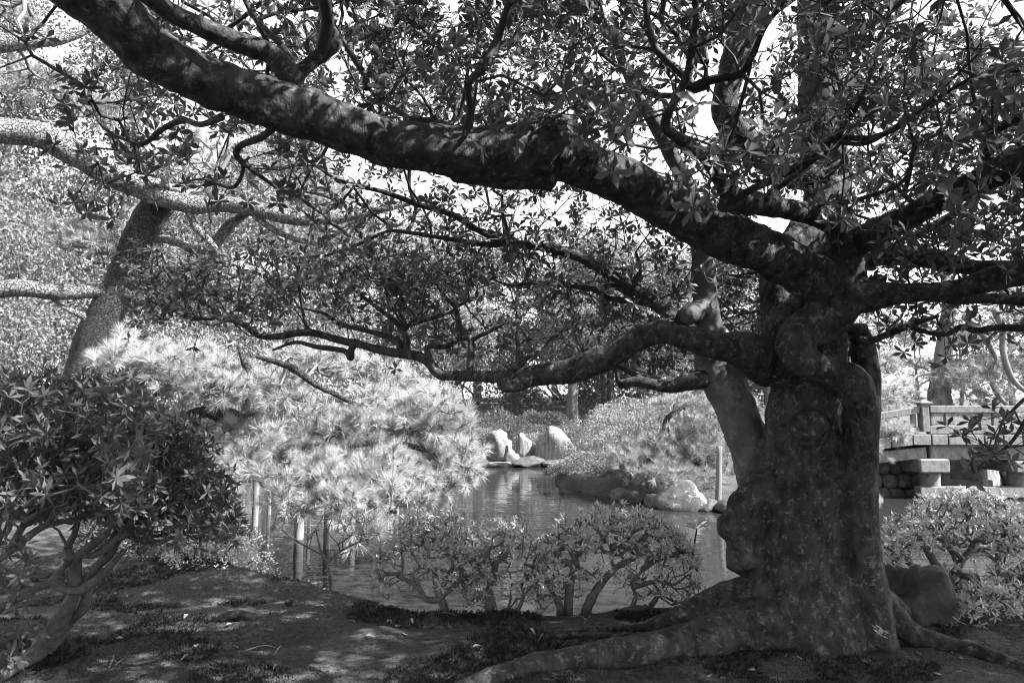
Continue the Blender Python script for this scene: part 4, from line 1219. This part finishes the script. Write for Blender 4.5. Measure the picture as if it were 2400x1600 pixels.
post(706, 1090, 700, 1262, 11, 'thick round wooden prop with dark side under the pine tufts', G3)
post(770, 1110, 765, 1285, 7.5, 'pale wooden prop with long wavering reflection', G3)
post(727, 1110, 725, 1215, 4, 'thin wooden prop behind the thick round one', G3)
post(828, 1120, 826, 1222, 7, 'wooden prop beside the bare bent pine branch', G3)
post(930, 1140, 929, 1205, 5, 'short visible wooden prop above the azalea top', G3)
x, y = ground_xy(1683, 1192, WATER_Z)
post(1686, 1045, 1683, 1193, 7, 'single weathered wooden post beside the lichen boulder', None)

# ------------------------------------------------------------------ stone bridge
BD = 16.0
def bxv(p0, p1, bev=.012):
    """bevelled box between two corners"""
    p0, p1 = np.minimum(p0, p1), np.maximum(p0, p1)
    s = (p1 - p0) / 2; c = (p0 + p1) / 2
    b_ = min(bev, s.min() * .5)
    V, idx = [], {}
    for sx in (-1, 1):
        for sy in (-1, 1):
            for sz in (-1, 1):
                for a in range(3):
                    q = s - b_; q[a] = s[a]
                    idx[(sx, sy, sz, a)] = len(V); V.append(c + q * [sx, sy, sz])
    Q, T3 = [], []
    for a in range(3):
        u, w_ = (a + 1) % 3, (a + 2) % 3
        for sg in (-1, 1):
            f = []
            for su, sw in ((-1, -1), (1, -1), (1, 1), (-1, 1)):
                k = [0, 0, 0]; k[a] = sg; k[u] = su; k[w_] = sw
                f.append(idx[(*k, a)])
            Q.append(f if sg > 0 else f[::-1])
        for su in (-1, 1):
            for sw in (-1, 1):
                k0 = [0, 0, 0]; k1 = [0, 0, 0]
                k0[a] = -1; k1[a] = 1
                for k in (k0, k1): k[u] = su; k[w_] = sw
                f = [idx[(*k0, u)], idx[(*k1, u)], idx[(*k1, w_)], idx[(*k0, w_)]]
                Q.append(f if su * sw > 0 else f[::-1])
    for sx in (-1, 1):
        for sy in (-1, 1):
            for sz in (-1, 1):
                f = [idx[(sx, sy, sz, a)] for a in range(3)]
                T3.append(f if sx * sy * sz > 0 else f[::-1])
    return np.array(V), [np.array(Q), np.array(T3)]

b0 = at(2220, 1150, BD)
bridge = thing('stone_bridge', [b0[0], BD + .8, WATER_Z], 'low grey granite footbridge with railing and square posts at the right', 'bridge')
def bpart(name, px0, py0, px1, py1, y0, y1, slope=0.0, mat_=None, bev=.015, cy=None, lift=0.0):
    a = at(px0, py0, BD); b_ = at(px1, py1, BD)
    V, F = bxv(np.array([a[0], BD + y0, a[2]]), np.array([b_[0], BD + y1, b_[2]]), bev)
    if slope:
        xr = max(a[0], b_[0]) if slope > 0 else min(a[0], b_[0])
        V[:, 2] += (V[:, 0] - xr) * slope
    return put(name, (V, F), mat_ or M['granite'], bridge, smooth=False)
for y0, lab in ((0, 'near'), (1.75, 'far')):
    # level span
    sh = 0 if y0 == 0 else 0
    pst = bpart('post', 2159, 946, 2180, 1012, y0 - .02, y0 + .2)
    a = at(2157, 946, BD); b_ = at(2190, 946, BD)
    x0, x1, zc = a[0] - .02, at(2182, 946, BD)[0] + .02, a[2]
    cp = np.array([[x0, BD + y0 - .05, zc], [x1, BD + y0 - .05, zc], [x1, BD + y0 + .23, zc], [x0, BD + y0 + .23, zc], [x0, BD + y0 - .05, zc + .03], [x1, BD + y0 - .05, zc + .03], [x1, BD + y0 + .23, zc + .03], [x0, BD + y0 + .23, zc + .03], [(x0 + x1) / 2, BD + y0 + .09, zc + .11]])
    put('cap', (cp, [np.array([[0, 1, 5, 4], [1, 2, 6, 5], [2, 3, 7, 6], [3, 0, 4, 7], [3, 2, 1, 0]]), np.array([[4, 5, 8], [5, 6, 8], [6, 7, 8], [7, 4, 8]])]), M['granite'], pst, smooth=False)
    bpart('rail', 2181, 950, 2480, 967, y0 + .02, y0 + .17, slope=0)
    bpart('kerb', 2181, 998, 2620, 1017, y0 + .03, y0 + .2)
    bpart('baluster', 2184, 967.5, 2196, 997.5, y0 + .06, y0 + .15)
    bpart('baluster', 2298, 967.5, 2326, 997.5, y0 + .06, y0 + .15)
    bpart('baluster', 2331, 967.5, 2360, 997.5, y0 + .06, y0 + .15)
    bpart('baluster', 2440, 967.5, 2470, 997.5, y0 + .06, y0 + .15)
    # ramp span going down to the left
    bpart('rail', 2060, 952, 2158, 968, y0 + .02, y0 + .17, slope=.16)
    bpart('kerb', 2040, 1000, 2158, 1019, y0 + .03, y0 + .2, slope=.13)
    bpart('baluster', 2140, 968, 2152, 1000, y0 + .06, y0 + .15, slope=.16)
for k, (a, b_) in enumerate([(2135, 2177), (2178.5, 2216), (2217.5, 2257), (2258.5, 2300), (2301.5, 2345), (2346.5, 2390), (2391.5, 2440), (2441.5, 2500), (2501.5, 2560)]):
    bpart('deck_slab', a, 1018, b_, 1042, -.1, 2.05, bev=.01)
for k, (a, b_) in enumerate([(2085, 2133.5), (2030, 2083.5)]):
    bpart('deck_slab', a, 1019 + k * 6, b_, 1043 + k * 6, -.1, 2.05, slope=.1, bev=.01)
bpart('girder', 2182, 1043, 2560, 1078, .05, .35)
bpart('girder', 2040, 1047, 2176, 1074, .05, .35, slope=.1)
bpart('girder', 2182, 1043, 2560, 1078, 1.6, 1.9)
bpart('girder', 2040, 1047, 2176, 1074, 1.6, 1.9, slope=.1)
bpart('cap_beam', 2147, 1074.5, 2219, 1107, -.15, 2.1, bev=.03)
bpart('cap_beam', 2370, 1080, 2440, 1107, -.15, 2.1, bev=.03)
for a, b_ in ((2170, 2215), (2382, 2428)):
    for y0 in (.05, 1.5):
        p0 = at((a + b_) / 2, 1108, BD); rp = (b_ - a) / 2 * pxm(BD)
        V, F, C, rr = tube(np.array([[p0[0], BD + y0 + .2, WATER_Z - .6], [p0[0], BD + y0 + .2, (p0[2] + WATER_Z) / 2], [p0[0], BD + y0 + .2, p0[2]]]), np.array([rp, rp, rp]), n=8, sides=16, rough=.02)
        put('pier', (V, F), M['granite'], bridge)
bpart('tie_beam', 2156, 1141, 2440, 1166, -.02, .24)
bpart('tie_beam', 2156, 1141, 2440, 1166, 1.55, 1.8)

# abutment under the ramp
ab = thing('stone_abutment', [at(2090, 1100, 17)[0], 17, WATER_Z], 'dark rough stone abutment wall under the bridge ramp', 'wall')
r = rng_(91)
yy = 16.9
for row in range(4):
    xx = at(2010, 1100, yy)[0] + .2 * (row % 2)
    for k in range(6):
        w_ = r.uniform(.22, .36); h_ = .21
        bm = bmesh.new(); bmesh.ops.create_icosphere(bm, subdivisions=2, radius=1)
        V = np.array([q.co[:] for q in bm.verts]); F = np.array([[q.index for q in f.verts] for f in bm.faces]); bm.free()
        V = np.sign(V) * np.abs(V) ** .6
        V = V * (1 + .12 * noise3(V + k * 3.1 + row * 7, 2, 5))[:, None] * [w_ / 1.6, .3, h_ * .95]
        put('stone', (V + [xx + w_ / 2, yy, WATER_Z + .0 + row * .34], [F]), M['stonedark'], ab)
        xx += w_ * 1.1
for k, (px_, pyb, w_, h_, lb) in enumerate([(2290, 1142, 50, 40, 'big sunlit rock seen under the bridge deck'), (2365, 1142, 26, 44, 'bright split rock seen under the bridge beside the second pier'), (2235, 1142, 26, 34, 'shaded rock seen under the bridge behind the first pier')]):
    p_ = at(px_, 1125, 19.2)
    rock('shore_rock', [p_[0], 19.2, WATER_Z + .35], (w_ * .012, .6, .62), 95 + k, M['stone'], lb, 'rocks beyond the bridge')

# ------------------------------------------------------------------ shrubs of the far banks
SH = [  # px, depth, rx, ry, height, n, leaf, material, label
 (1475, 17.6, 1.75, 1.3, 1.55, 15000, .05, 'shrubleaf', 'large domed shrub with gnarled stems crowning the peninsula'),
 (1395, 18.3, .9, .6, .55, 5000, .045, 'shrubleaf', 'low spreading shrub at the left of the peninsula slope'),
 (1350, 20.3, .7, .6, .45, 5000, .045, 'shrubleaf', 'rounded clipped shrub at the tip of the peninsula'),
 (1310, 19.3, .45, .4, .3, 2500, .04, 'azdark', 'flat little shrub overhanging the water at the peninsula tip'),
 (1500, 17.3, .8, .5, .45, 4500, .045, 'shrubleaf', 'ground shrub behind the shore stones under the clipped pine'),
 (1590, 16.8, 1.1, .8, .9, 6000, .05, 'shrubleaf', 'leafy shrub filling in below the clipped pine'),
 (1760, 16.5, 1.0, .8, 1.2, 6000, .05, 'shrubleaf', 'leafy shrub on the peninsula half hidden by the leaning stem'),
 (1880, 18.5, 1.6, 1.2, 1.7, 7000, .06, 'shrubleaf', 'broad shrub behind the great trunk on the peninsula'),
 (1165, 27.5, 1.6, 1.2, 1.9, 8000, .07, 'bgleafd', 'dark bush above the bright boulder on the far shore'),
 (1240, 26.8, .9, .8, 1.0, 4500, .06, 'shrubleaf', 'small shrub behind the pointed stone on the far shore'),
 (1330, 27.4, 1.5, 1.0, 1.25, 7000, .06, 'shrubleaf', 'pale spreading shrub leaning over the tall standing stone'),
 (1410, 27.0, 1.2, .8, .9, 5000, .06, 'shrubleaf', 'shrub above the revetment block on the far shore'),
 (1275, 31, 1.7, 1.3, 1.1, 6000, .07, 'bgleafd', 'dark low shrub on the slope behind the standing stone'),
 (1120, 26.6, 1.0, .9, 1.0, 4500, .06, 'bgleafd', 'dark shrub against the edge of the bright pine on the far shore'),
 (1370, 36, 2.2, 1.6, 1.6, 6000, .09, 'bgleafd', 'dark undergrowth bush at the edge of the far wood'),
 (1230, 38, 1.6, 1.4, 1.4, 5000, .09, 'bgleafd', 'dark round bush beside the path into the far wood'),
 (1560, 30, 3.0, 2, 2.0, 8000, .09, 'shrubleaf', 'wide pale shrub bank behind the peninsula dome'),
 (1100, 46, 4.4, 2, 5.0, 9000, .24, 'bgleaf', 'tall light thicket at the back of the wood behind the dark bush'),
 (1330, 50, 5.0, 2, 5.4, 9500, .24, 'bgleaf', 'light thicket at the back of the wood behind the grey trunk'),
 (1520, 46, 5.0, 2, 5.2, 9500, .24, 'bgleaf', 'light thicket at the back of the wood above the dome shrub'),
 (1700, 42, 4.2, 2, 5.0, 9000, .24, 'bgleaf', 'light thicket seen between the leaning stem and the great trunk'),
 (1900, 44, 4.6, 2, 5.0, 7000, .24, 'bgleaf', 'thicket hidden behind the great trunk at the back of the wood'),
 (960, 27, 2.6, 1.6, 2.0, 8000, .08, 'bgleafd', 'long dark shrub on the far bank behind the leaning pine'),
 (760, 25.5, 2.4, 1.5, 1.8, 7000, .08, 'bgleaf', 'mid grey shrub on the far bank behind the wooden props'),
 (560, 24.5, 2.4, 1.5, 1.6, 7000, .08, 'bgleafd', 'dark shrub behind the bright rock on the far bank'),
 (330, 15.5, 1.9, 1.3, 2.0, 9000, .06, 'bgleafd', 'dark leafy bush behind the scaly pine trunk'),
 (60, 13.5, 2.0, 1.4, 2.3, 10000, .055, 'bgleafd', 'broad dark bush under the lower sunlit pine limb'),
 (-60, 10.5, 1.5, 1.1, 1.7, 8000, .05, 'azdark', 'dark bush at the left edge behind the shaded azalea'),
 (2290, 22.5, 2.6, 1.4, 2.0, 8000, .07, 'shrubleaf', 'pale hedge-like shrub behind the bridge railing'),
 (2120, 21, 1.6, 1.2, 1.9, 7000, .06, 'shrubleaf', 'bright shrub behind the bridge end post'),
 (2480, 23, 2.4, 1.4, 2.2, 7000, .07, 'shrubleaf', 'pale shrub at the right beyond the bridge'),
]
for k, (px_, d_, rx, ry, h, n, ls, mt_, lb) in enumerate(SH):
    x_ = (px_ - 1200) / 1600 * d_
    leafy_dome('shrub', x_, d_, rx, ry, h, n, ls, M[mt_], lb, 120 + k, None, lump=.22, stems=6)
# gnarled bare stems of the peninsula dome shrub
r = rng_(64)
xg, yg = (1480 - 1200) / 1600 * 16.4, 16.3
root = thing('gnarled_shrub', [xg, yg, h1(xg, yg)], 'old shrub showing its bundle of twisted bare stems on the peninsula', 'shrub')
zb = np.array([xg, yg, h1(xg, yg)])
for k in range(9):
    a = r.uniform(-1.2, 1.2)
    e = zb + [a * .5, r.uniform(-.1, .25), r.uniform(.8, 1.15)]
    mid = zb + [a * .25 + r.normal(0, .06), r.normal(0, .06), .4]
    mid2 = (mid + e) / 2 + r.normal(0, .07, 3)
    mbb = MB()
    add_tube(mbb, np.array([zb + [a * .14, 0, -.1], zb + [a * .2, 0, .15], mid, mid2, e]), np.array([.07, .06, .05, .035, .015]), sides=7, rough=.2, seed=k)
    put('stem', mbb, M['bgbark'], root)
mb = MB()
n = 3200
q = sphere_pts(r, n); q[:, 2] = np.abs(q[:, 2])
Pq = zb + [0, .1, .75] + q * r.uniform(.8, 1.1, (n, 1)) * [1.0, .5, .5]
inst(mb, LEAF_LOW[0] * [1.2, 1, 1], LEAF_LOW[1], frames(unit(q + r.normal(0, .6, q.shape)), unit(r.normal(0, .6, q.shape) + [0, 0, .8])), Pq, .05 * r.uniform(.7, 1.3, n))
put('foliage', mb, M['shrubleaf'], root, kind='stuff')

# ------------------------------------------------------------------ trees of the wood behind
def wood_tree(name, base, height, cw, n, ls, mat_leaf, label, seed, group=None, trunk_r=.2, low=.35, lobes=16, lean=0.0, cat='tree', droop=False):
    r = rng_(seed)
    base = np.asarray(base, float)
    root = thing(name, base, label, cat, group)
    top = base + [lean * height, 0, height * .93]
    mbb = MB()
    P = np.array([base - [0, 0, .2], base + [lean * height * .2 + r.normal(0, .08), r.normal(0, .08), height * .25], base + [lean * height * .55 + r.normal(0, .15), r.normal(0, .15), height * .55], top])
    C, _ = add_tube(mbb, P, np.array([trunk_r * 1.2, trunk_r * .9, trunk_r * .6, trunk_r * .15]), sides=10, rough=.12, seed=seed)
    put('trunk', mbb, M['bgbark'], root)
    cs, rs = [], []
    mbl = MB()
    for k in range(lobes):
        t = low + (1 - low) * ((k + r.random()) / lobes)
        prof = math.sin(math.pi * min(1, (t - low) / (1 - low) * .8 + .2)) ** .6
        if droop: prof = 1 - .85 * (t - low) / (1 - low)
        a = k * 2.4 + r.normal(0, .4)
        R_ = cw * .5 * prof * r.uniform(.45, .85)
        o_ = C[min(len(C) - 1, int(t * len(C)))]
        c = o_ + [math.cos(a) * R_, math.sin(a) * R_, r.normal(0, .03) * height]
        cs.append(c)
        s = cw * r.uniform(.14, .22)
        rs.append([s * 1.15, s * 1.15, s * (.45 if droop else .62)])
        b0 = C[max(0, int((t - .1) * len(C)))]
        C2, _ = add_tube(mbl, np.array([b0, (b0 + c) / 2 + r.normal(0, .1, 3), c]), np.array([trunk_r * .38, trunk_r * .22, trunk_r * .08]), sides=6, rough=.1, seed=k)
    put('limbs', mbl, M['bgbark'], root, kind='stuff')
    cs, rs = np.array(cs), np.array(rs)
    w_ = (rs ** 2).sum(1); idx = r.choice(lobes, n, p=w_ / w_.sum())
    q = sphere_pts(r, n)
    lum = 1 + .25 * noise3(q + idx[:, None] * 5.0, 3, seed)
    Pn = cs[idx] + q * rs[idx] * (lum * (1 - .55 * r.random(n) ** 2))[:, None]
    D = unit(q * .6 + r.normal(0, .6, q.shape) + [0, 0, -.15])
    N = unit(q * .4 + r.normal(0, .5, q.shape) + [0, 0, .8])
    mb = MB()
    inst(mb, LEAF_LOW[0] * [1.25, 1, 1], LEAF_LOW[1], frames(D, N), Pn, ls * r.uniform(.6, 1.3, n))
    put('crown', mb, M[mat_leaf], root, kind='stuff')
    return root

def copy_tree(o, loc, rot, sc, label=None):
    c = o.copy(); COL.objects.link(c)
    c.location = [float(v_) for v_ in loc]; c.rotation_euler = (0, 0, rot); c.scale = (sc, sc, sc)
    if label: c['label'] = label
    for ch in o.children:
        d = ch.copy(); COL.objects.link(d); d.parent = c
    return c

def wpos(px, d):
    x_ = (px - 1200) / 1600 * d
    return np.array([x_, d, h1(x_, d)])

# left bank
wood_tree('broadleaf_tree', wpos(60, 17.5), 6.8, 5.2, 26000, .10, 'bgleaf', 'leafy light grey tree filling the space left of the scaly pine trunk', 201, trunk_r=.14, low=.12, lobes=22)
wood_tree('broadleaf_tree', wpos(430, 19.5), 7.6, 5.6, 26000, .11, 'bgleaf', 'light leafy tree behind the long sunlit pine limb', 202, trunk_r=.15, low=.12, lobes=22)
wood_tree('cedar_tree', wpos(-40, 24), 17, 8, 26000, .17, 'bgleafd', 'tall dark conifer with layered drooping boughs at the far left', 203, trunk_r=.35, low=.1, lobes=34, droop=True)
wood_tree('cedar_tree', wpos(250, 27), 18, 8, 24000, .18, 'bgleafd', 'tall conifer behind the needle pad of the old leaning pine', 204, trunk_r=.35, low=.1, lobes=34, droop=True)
wood_tree('broadleaf_tree', wpos(640, 25), 13, 7, 26000, .14, 'bgleaf', 'tall leafy tree behind the bend of the long pine limb', 205, trunk_r=.22, low=.15, lobes=26)
wood_tree('broadleaf_tree', wpos(880, 30), 10.5, 7, 20000, .15, 'bgleaf', 'round leafy tree beyond the water behind the low limb', 206, trunk_r=.2, low=.12, lobes=22)
# the far wood: three kinds, repeated
GW = 'trees of the far wood'
ka = wood_tree('wood_tree', wpos(1060, 37), 10.5, 7.0, 16000, .19, 'bgleaf', 'leafy tree with light crown in the wood beyond the pond', 211, GW, trunk_r=.22, low=.30, lobes=18)
kb = wood_tree('wood_tree', wpos(1340, 33), 9.5, 5.6, 13000, .17, 'bgleaf', 'tree with bare grey leaning trunk rising behind the standing stone', 212, None, trunk_r=.27, low=.48, lobes=14, lean=.06)
kc = wood_tree('wood_tree', wpos(1215, 44), 11, 6.5, 14000, .2, 'bgleafd', 'darker tree in the wood beyond the pond', 213, GW, trunk_r=.24, low=.35, lobes=18)
r = rng_(300)
for k, (px_, d_, sc, pr) in enumerate([(1430, 36, .95, ka), (1500, 42, 1.0, kc), (1590, 33, .8, ka), (1690, 40, .95, ka), (1800, 36, .85, kc), (1920, 40, .9, ka), (2040, 44, .62, kc), (2250, 46, .62, ka), (2370, 40, .75, kc), (2500, 38, .8, ka), (1120, 50, 1.1, kc), (1300, 52, 1.1, ka), (980, 44, 1.05, kc), (800, 42, 1.1, ka), (700, 36, 1.2, kc), (520, 38, 1.3, ka), (340, 36, 1.4, kc), (150, 34, 1.3, ka), (-60, 34, 1.4, kc), (1640, 54, 1.1, kc), (1860, 56, 1.05, ka), (1400, 60, 1.2, kc), (2150, 60, .7, ka)]):
    copy_tree(pr, wpos(px_, d_), r.random() * 6.28, sc * r.uniform(.92, 1.08))
for k, (x_, y_, sc, pr, lb) in enumerate([(-6.5, -5, 1.1, ka, 'unseen leafy tree added for shade behind the viewer towards the azalea'), (-1.5, -7, 1.15, kc, 'unseen dark tree added for shade behind the viewer'), (4, -6.5, 1.1, ka, 'unseen leafy tree added for shade behind the viewer towards the bridge'), (9.5, -3.5, 1.0, kc, 'unseen dark tree added for shade to the right of the viewer'), (-10.5, 1.5, 1.1, kc, 'unseen dark tree added for shade left of the shaded azalea'), (8.4, 1.9, .8, ka, 'unseen leafy tree added for shade right of the azalea thicket')]):  # out-of-view trees added to darken the trunk and foreground
    copy_tree(pr, [x_, y_, h1(x_, y_)], r.random() * 6.28, sc, lb)['group'] = 'unseen trees added to shade the foreground'
copy_tree(kb, wpos(1585, 27), 2.0, .8, 'tree with stout straight trunk rising behind the clipped pine')
copy_tree(kb, wpos(1420, 40), 4.0, .9, 'slender tree with leaning trunk at the edge of the far wood')
copy_tree(kb, wpos(1040, 30), 1.0, .85, 'tree with thick trunk behind the top of the bright pine')

# ------------------------------------------------------------------ moss, litter and roots on the ground
r = rng_(401)
n = 95000
X2 = r.uniform(-4.6, 4.6, n); Y2 = 2.3 + 5.6 * r.random(n) ** 1.3
P3 = np.stack([X2, Y2, np.zeros(n)], -1)
sd_ = pond_sd(X2, Y2)
dens = noise3(P3, 1.1, 31) + .6 * noise3(P3, 3.3, 32)
edge = np.exp(-((sd_ - .45) / .22) ** 2) * (X2 < .2)
strip = np.exp(-((X2 + .55) / .55) ** 2 - ((Y2 - 4.85) / .3) ** 2)
keep = (dens + 1.0 * edge + 1.3 * strip > .12) & (sd_ > .12)
X2, Y2, dens = X2[keep], Y2[keep], dens[keep]
Pm = np.stack([X2, Y2, hgt(X2, Y2) - .004], -1)
big = noise3(Pm, 2.1, 33) > .05
for nm, sel, mt_, lb in (('haircap_moss', big, 'mossdark', 'dark haircap moss clumps on the bank'), ('cushion_moss', ~big, 'moss', 'short green-grey moss covering the bank')):
    Q_ = Pm[sel]
    mb = MB()
    LP, LD, LN = rosette(r, Q_, unit(r.normal(0, .25, Q_.shape) + [0, 0, 1]), 4, 6, .9, .3)
    inst(mb, LEAF_LOW[0] * [.45, 1, 1], LEAF_LOW[1], frames(LD, LN), LP, r.uniform(.012, .034, len(LP)) * (1.25 if nm[0] == 'h' else .7))
    o = put(nm, mb, M[mt_], kind='stuff'); tag(o, lb)

# fallen leaves and twigs
me = mesh_from('fallen_leaf', LEAF_OBOV[0] * [1.1, 1, 2.2], LEAF_OBOV[1]); me.materials.append(M['deadleaf'])
spots = [(290, 1495), (332, 1488), (482, 1497), (460, 1512), (370, 1465), (430, 1455), (545, 1460), (650, 1450), (690, 1452), (300, 1395), (150, 1358), (745, 1535), (815, 1462), (905, 1462), (968, 1470), (940, 1492), (1255, 1518), (1370, 1485), (1465, 1505), (1505, 1555), (1830, 1527), (1850, 1552), (1865, 1556), (1920, 1538), (1950, 1520), (2020, 1485), (2015, 1498), (2145, 1535), (2185, 1588), (2230, 1545), (2260, 1560), (2090, 1510), (2140, 1515), (2240, 1590), (2360, 1570), (1670, 1590), (620, 1475), (200, 1440), (560, 1520), (880, 1500), (1130, 1540), (1340, 1590), (1000, 1560), (1750, 1580), (2060, 1560), (2330, 1540), (420, 1560), (640, 1570)]
r = rng_(402)
for a, b_ in spots:
    x_, y_ = ground_xy(a, b_)
    o = bpy.data.objects.new('fallen_leaf', me); COL.objects.link(o)
    o.location = (x_, y_, h1(x_, y_) + .012)
    o.rotation_euler = (r.normal(0, .35), r.normal(0, .35), r.random() * 6.28)
    s = r.uniform(.045, .075); o.scale = (s, s, s)
    tag(o, 'pale dry fallen leaf lying on the mossy bank', 'leaf', 'fallen leaves on the bank')
for k, (a, b_, c_, d_) in enumerate([(1800, 1545, 1850, 1515), (1260, 1530, 1275, 1515), (255, 1570, 262, 1535), (575, 1525, 650, 1515), (640, 1530, 660, 1510), (1340, 1465, 1380, 1495), (2080, 1530, 2140, 1560), (1370, 1490, 1390, 1475), (270, 1560, 290, 1548), (1000, 1450, 1080, 1456), (2090, 1515, 2120, 1512), (880, 1430, 890, 1418)]):
    p0, p1 = ground_xy(a, b_), ground_xy(c_, d_)
    A_ = np.array([p0[0], p0[1], h1(*p0) + .006]); B_ = np.array([p1[0], p1[1], h1(*p1) + .01])
    mb = MB()
    add_tube(mb, np.array([A_, (A_ + B_) / 2 + [0.01, .01, .02], B_]), np.array([.004, .0035, .002]), sides=5)
    o = put('fallen_twig', mb, M['wood'], loc=A_)
    tag(o, 'thin pale fallen twig lying on the mossy bank', 'twig', 'fallen twigs on the bank')
# old root stub half buried in the moss
x_, y_ = ground_xy(505, 1450)
z_ = h1(x_, y_)
mb = MB()
add_tube(mb, np.array([[x_ - .02, y_, z_ - .02], [x_ + .1, y_ + .02, z_ + .035], [x_ + .26, y_ + .01, z_ + .02], [x_ + .42, y_ - .02, z_ - .03]]), np.array([.03, .032, .026, .012]), sides=9, rough=.2, seed=3)
o = put('root_stub', mb, M['bark'], loc=[x_, y_, z_])
tag(o, 'short dark broken root stub half buried in the moss', 'root')
